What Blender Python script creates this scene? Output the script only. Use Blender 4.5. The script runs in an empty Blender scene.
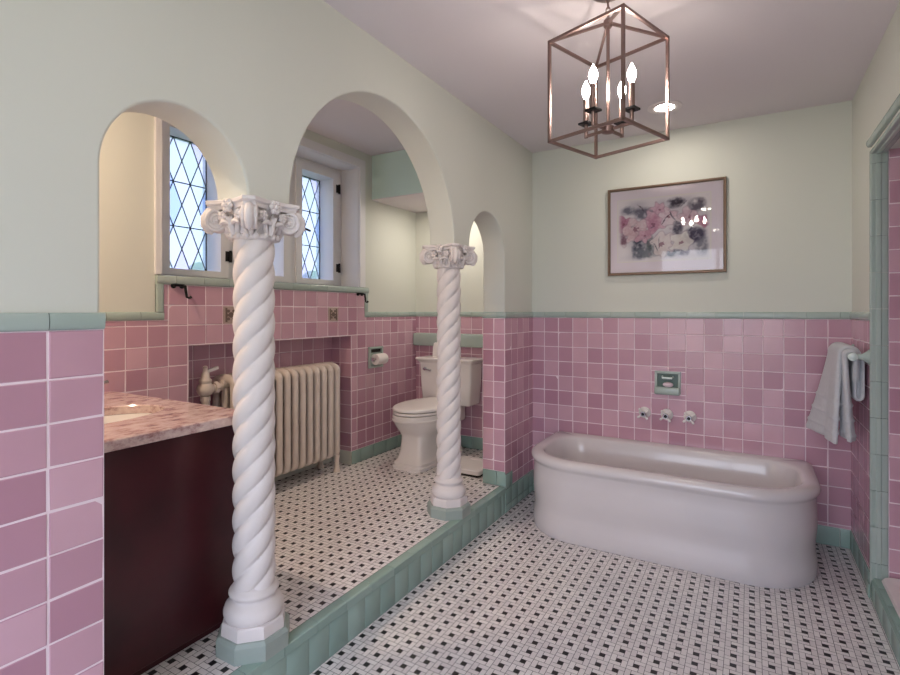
import bpy, math, random
import mathutils
from mathutils import Vector, Matrix, noise
random.seed(7)
R = math.radians
PI = math.pi
scene = bpy.context.scene
COL = scene.collection

# ------------------------------------------------------------------ materials
def lin(c):
    c = c / 255.0
    return c / 12.92 if c <= 0.04045 else ((c + 0.055) / 1.055) ** 2.4
def rgb(r, g, b): return (lin(r), lin(g), lin(b), 1.0)

def mat(name, col, rough=.5, metal=0., spec=.5, coat=0., var=0., vscale=6., bump=0., bscale=60., col2=None, island=False, detail=3.):
    m = bpy.data.materials.new(name); m.use_nodes = True
    nt = m.node_tree; N = nt.nodes; L = nt.links
    b = N['Principled BSDF']
    b.inputs['Base Color'].default_value = col
    b.inputs['Roughness'].default_value = rough
    b.inputs['Metallic'].default_value = metal
    b.inputs['Specular IOR Level'].default_value = spec
    b.inputs['Coat Weight'].default_value = coat
    tc = N.new('ShaderNodeTexCoord')
    out = None
    if island and col2:
        g = N.new('ShaderNodeNewGeometry')
        mx = N.new('ShaderNodeMix'); mx.data_type = 'RGBA'
        mx.inputs['A'].default_value = col; mx.inputs['B'].default_value = col2
        L.new(g.outputs['Random Per Island'], mx.inputs['Factor'])
        out = mx.outputs['Result']
    if var > 0:
        n = N.new('ShaderNodeTexNoise'); n.inputs['Scale'].default_value = vscale; n.inputs['Detail'].default_value = detail
        L.new(tc.outputs['Object'], n.inputs['Vector'])
        mx = N.new('ShaderNodeMix'); mx.data_type = 'RGBA'; mx.blend_type = 'MIX'
        if out is None:
            mx.inputs['A'].default_value = col
        else:
            L.new(out, mx.inputs['A'])
        c2 = col2 if (col2 and not island) else tuple(c * .6 for c in col[:3]) + (1,)
        mx.inputs['B'].default_value = c2
        mr = N.new('ShaderNodeMapRange'); mr.inputs['From Min'].default_value = .35; mr.inputs['From Max'].default_value = .75
        mr.inputs['To Max'].default_value = var
        L.new(n.outputs['Fac'], mr.inputs['Value']); L.new(mr.outputs['Result'], mx.inputs['Factor'])
        out = mx.outputs['Result']
    if out is not None: L.new(out, b.inputs['Base Color'])
    if bump > 0:
        n2 = N.new('ShaderNodeTexNoise'); n2.inputs['Scale'].default_value = bscale; n2.inputs['Detail'].default_value = 4
        L.new(tc.outputs['Object'], n2.inputs['Vector'])
        bp = N.new('ShaderNodeBump'); bp.inputs['Strength'].default_value = bump; bp.inputs['Distance'].default_value = .01
        L.new(n2.outputs['Fac'], bp.inputs['Height']); L.new(bp.outputs['Normal'], b.inputs['Normal'])
    return m

def emit(name, col, strength):
    m = bpy.data.materials.new(name); m.use_nodes = True
    nt = m.node_tree; nt.nodes.clear()
    e = nt.nodes.new('ShaderNodeEmission'); e.inputs['Color'].default_value = col; e.inputs['Strength'].default_value = strength
    o = nt.nodes.new('ShaderNodeOutputMaterial'); nt.links.new(e.outputs[0], o.inputs['Surface'])
    return m

M = {}
M['paint'] = mat('mint paint', rgb(215, 216, 207), .75, spec=.25, var=.1, vscale=1.2, col2=rgb(209, 210, 200))
M['ceiling'] = mat('ceiling paint', rgb(224, 216, 219), .85, spec=.2, var=.1, vscale=1.5, col2=rgb(215, 206, 210), bump=.03, bscale=25)
M['teal_paint'] = mat('blue green paint', rgb(204, 228, 221), .75, spec=.25)
M['trim_white'] = mat('white trim paint', rgb(226, 224, 226), .45, var=.1, vscale=4)
M['pink'] = mat('pink glazed tile', rgb(214, 172, 186), .22, island=True, col2=rgb(184, 136, 154), var=.14, vscale=9, bump=.03, bscale=14)
M['pink'].node_tree.nodes['Principled BSDF'].inputs['Coat Weight'].default_value = .1
M['grout'] = mat('pale grout', rgb(238, 218, 226), .7)
M['green'] = mat('green glazed tile', rgb(178, 190, 184), .22, island=True, col2=rgb(164, 180, 173), var=.15, vscale=8, bump=.04, bscale=14)
M['teal'] = mat('deep green step tile', rgb(158, 182, 173), .22, island=True, col2=rgb(143, 169, 160), var=.2, vscale=7, bump=.04, bscale=14)
M['ftile'] = mat('white mosaic', rgb(240, 235, 234), .3, island=True, col2=rgb(226, 219, 220), var=.08, vscale=3)
M['fblack'] = mat('black mosaic', rgb(22, 20, 24), .28)
M['fgrout'] = mat('grey floor grout', rgb(74, 69, 73), .9)
M['stone'] = mat('white cast stone', rgb(226, 218, 217), .6, spec=.35, var=.12, vscale=12, bump=.05, bscale=120)
M['greystone'] = mat('grey green plinth', rgb(158, 170, 164), .45, var=.25, vscale=10)
M['porcelain'] = mat('white porcelain', rgb(234, 228, 226), .14, coat=.3)
M['tubwhite'] = mat('enamel white', rgb(216, 209, 211), .2, coat=.3, var=.06, vscale=3)
M['seat'] = mat('seat plastic', rgb(238, 232, 230), .25)
M['chrome'] = mat('chrome', rgb(215, 215, 218), .12, metal=1)
M['darkmetal'] = mat('black iron', rgb(20, 17, 18), .45, metal=.4)
M['bronze'] = mat('brushed bronze nickel', rgb(150, 126, 120), .36, metal=1, var=.2, vscale=30)
M['radiator'] = mat('cream radiator paint', rgb(222, 209, 200), .4, var=.15, vscale=14)
M['wood'] = mat('dark mahogany', rgb(74, 24, 32), .4, var=.7, vscale=5, col2=rgb(40, 10, 16), spec=.4, coat=.1)
M['woodblack'] = mat('dark toe kick', rgb(20, 8, 12), .6)
M['frame'] = mat('bronze frame', rgb(126, 104, 88), .45, metal=.6, var=.2, vscale=20)
M['matboard'] = mat('pinkish mat board', rgb(238, 226, 232), .9)
M['matline'] = mat('cream bevel', rgb(238, 230, 224), .9)
M['towel'] = mat('grey white terry', rgb(240, 241, 246), .95, spec=.1, var=.15, vscale=60, bump=.9, bscale=420)
M['glassbar'] = mat('milky glass', rgb(214, 226, 222), .12, coat=.5)
M['paper'] = mat('toilet paper', rgb(240, 232, 230), .95)
M['lamptrim'] = mat('white lamp ring', rgb(232, 222, 222), .4)
M['lead'] = mat('lead came', rgb(46, 48, 60), .5, metal=.5)
M['soap'] = mat('soap', rgb(228, 206, 214), .4)
M['niche'] = mat('dark green niche glaze', rgb(74, 96, 88), .25)
M['accent'] = mat('beige picture tile', rgb(190, 166, 158), .35, var=.5, vscale=40, col2=rgb(150, 130, 120))
M['accentdark'] = mat('brown tile motif', rgb(112, 92, 84), .4)
M['rubber'] = mat('dark rubber', rgb(26, 22, 22), .7)
M['leaf'] = mat('garden leaves', rgb(96, 130, 62), .7, var=.8, vscale=2.5, col2=rgb(52, 84, 40))
M['lawn'] = mat('lawn', rgb(108, 132, 78), .9, var=.4, vscale=.6)
M['bulb'] = emit('candle bulb glow', (1, .90, .80, 1), 54)
M['warmlight'] = emit('warm vanity glow', (1, .76, .56, 1), 230)
M['downlight'] = emit('downlight glow', (1, .91, .80, 1), 62)

def granite():
    m = mat('pink granite', rgb(206, 178, 172), .15, coat=.3)
    nt = m.node_tree; N = nt.nodes; L = nt.links; b = N['Principled BSDF']
    tc = N.new('ShaderNodeTexCoord')
    mp = N.new('ShaderNodeMapping'); mp.inputs['Scale'].default_value = (1, .55, 1); mp.inputs['Rotation'].default_value = (0, 0, .6)
    L.new(tc.outputs['Object'], mp.inputs['Vector'])
    n = N.new('ShaderNodeTexNoise'); n.inputs['Scale'].default_value = 26; n.inputs['Detail'].default_value = 8; n.inputs['Roughness'].default_value = .7
    L.new(mp.outputs['Vector'], n.inputs['Vector'])
    cr = N.new('ShaderNodeValToRGB'); e = cr.color_ramp.elements
    e[0].position = .30; e[0].color = rgb(84, 58, 60)
    e[1].position = .66; e[1].color = rgb(228, 208, 202)
    x = cr.color_ramp.elements.new(.39); x.color = rgb(168, 130, 130)
    x = cr.color_ramp.elements.new(.50); x.color = rgb(208, 182, 178)
    L.new(n.outputs['Fac'], cr.inputs['Fac'])
    n2 = N.new('ShaderNodeTexNoise'); n2.inputs['Scale'].default_value = 9; n2.inputs['Detail'].default_value = 3; n2.inputs['Distortion'].default_value = 1.2
    L.new(mp.outputs['Vector'], n2.inputs['Vector'])
    c2 = N.new('ShaderNodeValToRGB'); c2.color_ramp.elements[0].position = .30; c2.color_ramp.elements[0].color = (1, 1, 1, 1)
    c2.color_ramp.elements[1].position = .35; c2.color_ramp.elements[1].color = (0, 0, 0, 1)
    L.new(n2.outputs['Fac'], c2.inputs['Fac'])
    mx = N.new('ShaderNodeMix'); mx.data_type = 'RGBA'
    L.new(c2.outputs['Color'], mx.inputs['Factor']); L.new(cr.outputs['Color'], mx.inputs['A']); mx.inputs['B'].default_value = rgb(62, 36, 42)
    L.new(mx.outputs['Result'], b.inputs['Base Color'])
    return m
M['granite'] = granite()

def pane_glass():
    m = bpy.data.materials.new('opalescent leaded glass'); m.use_nodes = True
    nt = m.node_tree; N = nt.nodes; L = nt.links; N.clear()
    g = N.new('ShaderNodeNewGeometry')
    cr = N.new('ShaderNodeValToRGB'); e = cr.color_ramp.elements; cr.color_ramp.interpolation = 'CONSTANT'
    cols = [(250, 250, 255), (236, 226, 246), (214, 228, 250), (236, 246, 232), (248, 240, 246), (206, 218, 246), (244, 250, 250)]
    e[0].position = 0; e[0].color = rgb(*cols[0])
    e[1].position = 1 / 7; e[1].color = rgb(*cols[1])
    for i in range(2, 7):
        x = e.new(i / 7); x.color = rgb(*cols[i])
    L.new(g.outputs['Random Per Island'], cr.inputs['Fac'])
    tr = N.new('ShaderNodeBsdfTransparent'); tl = N.new('ShaderNodeBsdfTranslucent'); gl = N.new('ShaderNodeBsdfGlossy')
    gl.inputs['Roughness'].default_value = .12
    dk = N.new('ShaderNodeMix'); dk.data_type = 'RGBA'; dk.blend_type = 'MULTIPLY'; dk.inputs['Factor'].default_value = 1
    L.new(cr.outputs['Color'], dk.inputs['A']); dk.inputs['B'].default_value = (.23, .25, .30, 1)
    L.new(dk.outputs['Result'], tr.inputs['Color']); L.new(dk.outputs['Result'], tl.inputs['Color'])
    mx = N.new('ShaderNodeMixShader'); mx.inputs[0].default_value = .5
    L.new(tr.outputs[0], mx.inputs[1]); L.new(tl.outputs[0], mx.inputs[2])
    m2 = N.new('ShaderNodeMixShader'); m2.inputs[0].default_value = .05
    L.new(mx.outputs[0], m2.inputs[1]); L.new(gl.outputs[0], m2.inputs[2])
    o = N.new('ShaderNodeOutputMaterial'); L.new(m2.outputs[0], o.inputs['Surface'])
    return m
M['pane'] = pane_glass()

def clear_glass():
    m = bpy.data.materials.new('picture glazing'); m.use_nodes = True
    nt = m.node_tree; N = nt.nodes; L = nt.links; N.clear()
    tr = N.new('ShaderNodeBsdfTransparent'); gl = N.new('ShaderNodeBsdfGlossy'); gl.inputs['Roughness'].default_value = .03
    fr = N.new('ShaderNodeFresnel'); fr.inputs['IOR'].default_value = 1.5
    mx = N.new('ShaderNodeMixShader'); L.new(fr.outputs[0], mx.inputs[0]); L.new(tr.outputs[0], mx.inputs[1]); L.new(gl.outputs[0], mx.inputs[2])
    o = N.new('ShaderNodeOutputMaterial'); L.new(mx.outputs[0], o.inputs['Surface'])
    return m
M['glazing'] = clear_glass()

def art_mat():
    m = mat('watercolour print', rgb(230, 220, 220), .8)
    nt = m.node_tree; a = nt.nodes.new('ShaderNodeVertexColor'); a.layer_name = 'ink'
    nt.links.new(a.outputs['Color'], nt.nodes['Principled BSDF'].inputs['Base Color'])
    return m
M['art'] = art_mat()

# ------------------------------------------------------------------ mesh builder
class MB:
    def __init__(s): s.v = []; s.f = []; s.m = []; s.k = 0
    def mi(s, k): s.k = k; return s
    def add(s, vs, fs):
        o = len(s.v); s.v += [tuple(p) for p in vs]
        for f in fs: s.f.append(tuple(o + i for i in f)); s.m.append(s.k)
        return s
    def box(s, x0, x1, y0, y1, z0, z1, bev=0):
        if bev <= 0:
            vs = [(x0, y0, z0), (x1, y0, z0), (x1, y1, z0), (x0, y1, z0), (x0, y0, z1), (x1, y0, z1), (x1, y1, z1), (x0, y1, z1)]
            return s.add(vs, [(0, 3, 2, 1), (4, 5, 6, 7), (0, 1, 5, 4), (1, 2, 6, 5), (2, 3, 7, 6), (3, 0, 4, 7)])
        b = bev
        def ring(i, z): return [(x0 + i, y0 + b, z) if 0 else p for p in rrect(x0 + i, x1 - i, y0 + i, y1 - i, max(b - i, .0004), 3, z)]
        rs = []
        for a in (0, 30, 60, 90): rs.append(ring(b - b * math.sin(R(a)), z0 + b - b * math.cos(R(a))))
        for a in (90, 60, 30, 0): rs.append(ring(b - b * math.sin(R(a)), z1 - b + b * math.cos(R(a))))
        return s.loft(rs)
    def obox(s, c, ux, uy, uz, hx, hy, hz):
        c = Vector(c); ux, uy, uz = Vector(ux).normalized() * hx, Vector(uy).normalized() * hy, Vector(uz).normalized() * hz
        vs = [c + a * ux + b * uy + d * uz for d in (-1, 1) for (a, b) in ((-1, -1), (1, -1), (1, 1), (-1, 1))]
        return s.add(vs, [(0, 3, 2, 1), (4, 5, 6, 7), (0, 1, 5, 4), (1, 2, 6, 5), (2, 3, 7, 6), (3, 0, 4, 7)])
    def bar(s, p0, p1, w, h=None, up=(0, 0, 1), ext=0):
        p0, p1 = Vector(p0), Vector(p1); d = (p1 - p0).normalized(); h = h or w
        up = Vector(up)
        if abs(d.dot(up)) > .95: up = Vector((1, 0, 0))
        sd = d.cross(up).normalized(); u2 = sd.cross(d)
        return s.obox((p0 + p1) / 2, d, sd, u2, (p1 - p0).length / 2 + ext, w / 2, h / 2)
    def loft(s, rings, cap0=True, cap1=True, closed=True):
        n = len(rings[0]); o = len(s.v)
        for r in rings: s.v += [tuple(p) for p in r]
        nn = n if closed else n - 1
        for i in range(len(rings) - 1):
            for j in range(nn):
                a = o + i * n + j; b = o + i * n + (j + 1) % n
                s.f.append((a, b, b + n, a + n)); s.m.append(s.k)
        if cap0: s.f.append(tuple(o + j for j in range(n - 1, -1, -1))); s.m.append(s.k)
        if cap1: s.f.append(tuple(o + (len(rings) - 1) * n + j for j in range(n))); s.m.append(s.k)
        return s
    def lathe(s, prof, c=(0, 0, 0), axis=(0, 0, 1), seg=32, cap0=True, cap1=True):
        ax = Vector(axis).normalized(); c = Vector(c)
        t = Vector((1, 0, 0)) if abs(ax.x) < .9 else Vector((0, 1, 0))
        e1 = (t - ax * t.dot(ax)).normalized(); e2 = ax.cross(e1)
        rs = [[c + ax * h + (e1 * math.cos(2 * PI * j / seg) + e2 * math.sin(2 * PI * j / seg)) * max(r, .0002) for j in range(seg)] for r, h in prof]
        return s.loft(rs, cap0, cap1)
    def cyl(s, p0, p1, r, seg=16, r1=None):
        p0, p1 = Vector(p0), Vector(p1)
        return s.lathe([(r, 0), (r if r1 is None else r1, (p1 - p0).length)], p0, p1 - p0, seg)
    def ball(s, c, r, sx=1, sy=1, sz=1, seg=16, n=8, rot=None):
        c = Vector(c); rs = []
        for i in range(n + 1):
            a = -PI / 2 + PI * i / n; rr = max(math.cos(a), .004)
            ring = []
            for j in range(seg):
                p = Vector((rr * math.cos(2 * PI * j / seg) * r * sx, rr * math.sin(2 * PI * j / seg) * r * sy, math.sin(a) * r * sz))
                if rot: p = rot @ p
                ring.append(c + p)
            rs.append(ring)
        return s.loft(rs)
    def tube(s, path, rad, seg=12, closed=False, flat=1.0, up=(0, 0, 1)):
        P = [Vector(p) for p in path]; n = len(P); rs = []
        prev = None
        for i in range(n):
            if closed: d = P[(i + 1) % n] - P[i - 1]
            else: d = P[min(i + 1, n - 1)] - P[max(i - 1, 0)]
            d.normalize()
            if prev is None:
                u = Vector(up)
                if abs(u.dot(d)) > .95: u = Vector((1, 0, 0))
            else: u = prev
            e1 = (u - d * u.dot(d)).normalized(); prev = e1; e2 = d.cross(e1)
            r = rad[i] if isinstance(rad, (list, tuple)) else rad
            rs.append([P[i] + e1 * (r * math.cos(2 * PI * j / seg)) + e2 * (r * flat * math.sin(2 * PI * j / seg)) for j in range(seg)])
        if closed: rs.append(rs[0])
        return s.loft(rs, not closed, not closed)
    def prism(s, pts, vec):
        n = len(pts); a = [Vector(p) for p in pts]; v = Vector(vec)
        fs = [tuple(range(n - 1, -1, -1)), tuple(range(n, 2 * n))] + [(i, (i + 1) % n, n + (i + 1) % n, n + i) for i in range(n)]
        return s.add(a + [p + v for p in a], fs)
    def build(s, name, mats, parent=None, org=(0, 0, 0), ang=35, loc=None, fix=True):
        me = bpy.data.meshes.new(name)
        ox, oy, oz = org
        me.from_pydata([(x - ox, y - oy, z - oz) for x, y, z in s.v], [], s.f)
        mats = mats if isinstance(mats, (list, tuple)) else [mats]
        for m in mats: me.materials.append(M[m])
        me.polygons.foreach_set('material_index', s.m)
        if fix:
            import bmesh
            bm = bmesh.new(); bm.from_mesh(me); bmesh.ops.recalc_face_normals(bm, faces=bm.faces); bm.to_mesh(me); bm.free()
        me.shade_smooth() if hasattr(me, 'shade_smooth') else None
        me.set_sharp_from_angle(angle=R(ang))
        me.update()
        o = bpy.data.objects.new(name, me); COL.objects.link(o)
        if parent is not None: o.parent = parent
        elif loc is None: o.location = org
        if loc is not None: o.location = loc
        return o

def rrect(x0, x1, y0, y1, r, n, z, rb=None):
    """rounded rectangle ring; rb = radius at the back (y1) corners"""
    rb = r if rb is None else rb
    pts = []
    for (cx, cy, rr, a0) in ((x1 - rb, y1 - rb, rb, 0), (x0 + rb, y1 - rb, rb, 90), (x0 + r, y0 + r, r, 180), (x1 - r, y0 + r, r, 270)):
        for i in range(n + 1):
            a = R(a0 + 90 * i / n); pts.append((cx + rr * math.cos(a), cy + rr * math.sin(a), z))
    return pts

def thing(name, label, cat, loc=(0, 0, 0), group=None, kind=None):
    o = bpy.data.objects.new(name, None); COL.objects.link(o); o.location = loc
    o.empty_display_size = .05
    return tag(o, label, cat, group, kind)
def tag(o, label, cat, group=None, kind=None):
    o['label'] = label; o['category'] = cat
    if group: o['group'] = group
    if kind: o['kind'] = kind
    return o
def struct(o, label=None, cat=None):
    o['kind'] = 'structure'
    if label: o['label'] = label
    if cat: o['category'] = cat
    return o
def copy_tree(o, parent=None):
    c = o.copy(); COL.objects.link(c); c.parent = parent
    for ch in list(o.children): copy_tree(ch, c)
    return c

# ------------------------------------------------------------------ key dimensions (metres, camera stands at x=0, y=0)
XA, XB = -1.375, -1.53          # arcade wall, room face and alcove face
XW = -2.55                      # window wall
XG = -2.72                      # bottom of the window recess
YB = 3.55                       # back wall
YT = 3.77                       # wall behind the toilet
XR = .484                       # right wall
ZS = .170                       # raised alcove floor
ZC = 2.465; ZC2 = 2.52          # ceilings
CAP0, CAP1 = 1.262, 1.302       # green cap
YREAR = -1.5
SPR = 1.668                     # springing of the arches
ARCH = [(.656, 1.085), (1.257, 2.400), (2.575, 3.058)]
TP = .1035

# ------------------------------------------------------------------ tiles
def tiles(mb, o, u, v, n, U, V, su=TP, sv=TP, u0=0., v0=0., j=.0029, d=.006, e=.003, slab=True, k=0, kg=1, holes=()):
    """glazed tiles over a rectangle; n faces the room; every tile is its own pillow"""
    o, u, v, n = Vector(o), Vector(u), Vector(v), Vector(n)
    def cuts(L, st, off):
        c = [0.]; x = off % st
        while x < L - 1e-6:
            if x > .014 and L - x > .014: c.append(x)
            x += st
        c.append(L); return c
    cu, cv = cuts(U, su, u0), cuts(V, sv, v0)
    def carve(rects):
        for (hx0, hx1, hy0, hy1) in holes:
            out = []
            for (a0, a1, b0, b1) in rects:
                if hx0 >= a1 or hx1 <= a0 or hy0 >= b1 or hy1 <= b0: out.append((a0, a1, b0, b1)); continue
                if b0 < hy0: out.append((a0, a1, b0, hy0))
                if b1 > hy1: out.append((a0, a1, hy1, b1))
                c0, c1 = max(b0, hy0), min(b1, hy1)
                if a0 < hx0: out.append((a0, hx0, c0, c1))
                if a1 > hx1: out.append((hx1, a1, c0, c1))
            rects = out
        return [r for r in rects if r[1] - r[0] > .008 and r[3] - r[2] > .008]
    for (g0, g1, g2, g3) in (carve([(0, U, 0, V)]) if slab else ()):
        mb.mi(kg)
        O_ = o; o = O_ + u * g0 + v * g2; U_, V_ = U, V; U, V = g1 - g0, g3 - g2
        b = o + n * (d * .8)
        mb.add([o, o + u * U, o + u * U + v * V, o + v * V, b, b + u * U, b + u * U + v * V, b + v * V],
               [(0, 3, 2, 1), (4, 5, 6, 7), (0, 1, 5, 4), (1, 2, 6, 5), (2, 3, 7, 6), (3, 0, 4, 7)])
        o, U, V = O_, U_, V_
    mb.mi(k)
    for a in range(len(cu) - 1):
        for b in range(len(cv) - 1):
          for (q0, q1, q2, q3) in carve([(cu[a], cu[a + 1], cv[b], cv[b + 1])]):
            x0, x1, y0, y1 = q0 + j / 2, q1 - j / 2, q2 + j / 2, q3 - j / 2
            h = d + random.uniform(-.0004, .0004)
            tx, ty = random.uniform(-.0006, .0006), random.uniform(-.0006, .0006)
            vs = []
            for (q, dd) in ((0, d * .5), (e * .35, h - .001), (e, h)):
                for (x, y, sx, sy) in ((x0 + q, y0 + q, -1, -1), (x1 - q, y0 + q, 1, -1), (x1 - q, y1 - q, 1, 1), (x0 + q, y1 - q, -1, 1)):
                    vs.append(o + u * x + v * y + n * (dd + (tx * sx + ty * sy if dd > d * .6 else 0)))
            fs = [(8, 9, 10, 11)]
            for r in (0, 4):
                for i in range(4): fs.append((r + i, r + (i + 1) % 4, r + 4 + (i + 1) % 4, r + 4 + i))
            mb.add(vs, fs)

def trim_run(mb, p0, p1, n, up, h, seg=.15, off=0., d=.014, k=0, joint=.002, bull=True):
    """run of half-round cap tiles from p0 to p1 (bottom edge), height h along up, bulging along n"""
    p0, p1, n, up = Vector(p0), Vector(p1), Vector(n), Vector(up)
    L = (p1 - p0).length; t = (p1 - p0) / L
    c = [0.]; x = off % seg
    while x < L - 1e-6:
        if x > .02 and L - x > .02: c.append(x)
        x += seg
    c.append(L)
    prof = [(0, 0)] + [(h * (.5 - .5 * math.cos(a)), d * (.55 + .45 * math.sin(a))) for a in [PI * i / 8 for i in range(9)]] + [(h, 0)]
    if not bull:
        prof = [(0, 0), (0, d * .8), (h * .06, d), (h * .9, d), (h * .97, d * .8), (h, d * .3), (h, 0)]
    mb.mi(k)
    for a in range(len(c) - 1):
        A = p0 + t * (c[a] + joint / 2); B = p0 + t * (c[a + 1] - joint / 2)
        mb.loft([[A + up * y + n * z for (y, z) in prof], [B + up * y + n * z for (y, z) in prof]])

# ------------------------------------------------------------------ SETTING: walls
def arc_pts(y0, y1, n=40):
    c = (y0 + y1) / 2; r = (y1 - y0) / 2
    return [(c + r * math.cos(PI * i / n), SPR + r * math.sin(PI * i / n)) for i in range(n + 1)]   # from y1 side over to y0
poly = [(YREAR, 0), (YREAR, 2.56), (3.9, 2.56), (3.9, 0), (ARCH[2][1], 0)]
for k_ in (2, 1, 0): poly += arc_pts(*ARCH[k_])
poly += [(ARCH[0][0], 0)]
mb = MB(); mb.prism([(XB, y, z) for y, z in poly], (XA - XB, 0, 0))
wall_left = struct(mb.build('wall_left', 'paint', ang=40), 'arcade wall with three arches')
bv = wall_left.modifiers.new('soft edges', 'BEVEL'); bv.width = .007; bv.segments = 3; bv.limit_method = 'ANGLE'; bv.angle_limit = R(60)

# wainscot on the arcade wall: long near panel, pier front, pier jamb
mb = MB()
yn = ARCH[0][0] + .006
tiles(mb, (XA, YREAR, 0), (0, 1, 0), (0, 0, 1), (1, 0, 0), yn - YREAR, CAP0, .117, .1, u0=(yn - YREAR) % .117, v0=(CAP0 - .012) % .1)
tiles(mb, (XA, ARCH[2][1] - .006, .155), (0, 1, 0), (0, 0, 1), (1, 0, 0), YB - ARCH[2][1] + .006, CAP0 - .155, u0=.0, v0=(CAP0 - .155) % TP)
tiles(mb, (XB, ARCH[2][1], ZS + .095), (1, 0, 0), (0, 0, 1), (0, -1, 0), XA - XB + .004, CAP0 - ZS - .095, (XA - XB + .0041) / 2, u0=.0, v0=(CAP0 - ZS - .095) % TP)
mb.build('wainscot', ['pink', 'grout'], wall_left, ang=12)
mb = MB()
trim_run(mb, (XA, YREAR, CAP0), (XA, yn, CAP0), (1, 0, 0), (0, 0, 1), CAP1 - CAP0, .117, (yn - YREAR) % .117)
trim_run(mb, (XA, ARCH[2][1] - .014, CAP0), (XA, YB, CAP0), (1, 0, 0), (0, 0, 1), CAP1 - CAP0, .155, .15)
trim_run(mb, (XB, ARCH[2][1], CAP0), (XA + .012, ARCH[2][1], CAP0), (0, -1, 0), (0, 0, 1), CAP1 - CAP0, .155, .1)
mb.build('cap_tile', 'green', wall_left)
mb = MB()
tiles(mb, (XA + .002, ARCH[2][1] - .012, 0), (0, 1, 0), (0, 0, 1), (1, 0, 0), YB - ARCH[2][1] + .012, .155, v0=.155, slab=False, d=.012)
tiles(mb, (XB, ARCH[2][1], ZS), (1, 0, 0), (0, 0, 1), (0, -1, 0), XA - XB + .01, .095, v0=.2, slab=False, d=.012)
tiles(mb, (XA + .002, ARCH[2][1] - .012, .155), (0, 1, 0), (0, 0, 1), (1, 0, 0), .115, .095, v0=.2, u0=.2, slab=False, d=.011)
struct(mb.build('baseboard_left', 'teal'))

# back wall
mb = MB(); mb.box(XA, 1.6, YB, YB + .12, -.02, 2.56)
wall_back = struct(mb.build('wall_back', 'paint'))
NX0, NX1, NZ0, NZ1 = -.532, -.378, .775, .922         # soap niche
mb = MB()
gx = lambda x: (-1.28 - x) % .1035
gz = lambda z: (CAP0 - z) % TP
tiles(mb, (XA, YB, .105), (1, 0, 0), (0, 0, 1), (0, -1, 0), XR - XA, CAP0 - .105, u0=gx(XA), v0=gz(.105), holes=[(NX0 - XA, NX1 - XA, NZ0 - .105, NZ1 - .105)])
mb.build('wainscot', ['pink', 'grout'], wall_back, ang=12)
mb = MB(); trim_run(mb, (XA, YB, CAP0), (XR, YB, CAP0), (0, -1, 0), (0, 0, 1), CAP1 - CAP0, .155, .1)
mb.build('cap_tile', 'green', wall_back)
mb = MB(); tiles(mb, (XA, YB, 0), (1, 0, 0), (0, 0, 1), (0, -1, 0), XR - XA, .105, .155, .2, u0=.1, v0=.3, slab=False, d=.011)
struct(mb.build('baseboard_back', 'teal'))

# right wall with the shower opening
YO0, YO1, ZO = 1.55, 3.0, 2.035
mb = MB()
mb.prism([(XR, y, z) for y, z in ((YREAR, -.02), (YREAR, 2.56), (YB, 2.56), (YB, -.02), (YO1, -.02), (YO1, ZO), (YO0, ZO), (YO0, -.02))], (.12, 0, 0))
wall_right = struct(mb.build('wall_right', 'paint'))
mb = MB()
tiles(mb, (XR, YO1 + .006, .105), (0, 1, 0), (0, 0, 1), (-1, 0, 0), YB - YO1 - .006, CAP0 - .105, u0=.07, v0=gz(.105))
mb.build('wainscot', ['pink', 'grout'], wall_right, ang=12)
mb = MB(); trim_run(mb, (XR, YO1 + .006, CAP0), (XR, YB, CAP0), (-1, 0, 0), (0, 0, 1), CAP1 - CAP0, .155, .1)
mb.build('cap_tile', 'green', wall_right)
mb = MB(); tiles(mb, (XR, YO1 + .02, 0), (0, 1, 0), (0, 0, 1), (-1, 0, 0), YB - YO1 - .02, .105, .155, .2, u0=.12, v0=.3, slab=False, d=.011)
struct(mb.build('baseboard_right', 'teal'))

# green ribbed surround of the shower opening
def ribbed(mb, A, B, n1, n2, seg, off=0):
    """n1: out of the right wall; n2: into the opening; profile wraps the corner"""
    A, B, n1, n2 = Vector(A), Vector(B), Vector(n1), Vector(n2)
    prof = [(-.004, 0), (-.004, .006), (-.002, .010), (.002, .012), (.009, .011), (.013, .006), (.013, -.008), (.017, -.013),
            (.017, -.026), (.013, -.031), (.013, -.046), (.010, -.052), (0, -.056), (0, 0)]
    L = (B - A).length; t = (B - A) / L
    c = [0.]; x = off
    while x < L - .02:
        if x > .02: c.append(x)
        x += seg
    c.append(L)
    for i in range(len(c) - 1):
        mb.loft([[A + t * q + n2 * a + n1 * b for a, b in prof] for q in (c[i] + .001, c[i + 1] - .001)])
mb = MB()
ribbed(mb, (XR, YO1, .062), (XR, YO1, ZO), (-1, 0, 0), (0, -1, 0), .165, .1)
struct(mb.build('trim_1', 'green'), 'ribbed green tile jamb of the shower opening')
mb = MB()
ribbed(mb, (XR, YO0, ZO), (XR, YO1, ZO), (-1, 0, 0), (0, 0, -1), .165, .1)
trim_run(mb, (XR, YO0, ZO + .028), (XR, YO1 + .03, ZO + .028), (-1, 0, 0), (0, 0, 1), .034, .165, .1, d=.02)
struct(mb.build('trim_2', 'green'), 'pale moulded head of the shower opening')
mb = MB(); tiles(mb, (XR - .004, YO1 - .02, 0), (0, 1, 0), (0, 0, 1), (-1, 0, 0), .055, .065, .2, .2, u0=.15, v0=.3, slab=False, d=.016)
tiles(mb, (XR + .05, YO1, .0), (-1, 0, 0), (0, 0, 1), (0, -1, 0), .06, .065, .2, .2, u0=.15, v0=.3, slab=False, d=.016)
mb.build('plinth_tile', 'teal', bpy.data.objects['trim_1'])

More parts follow.
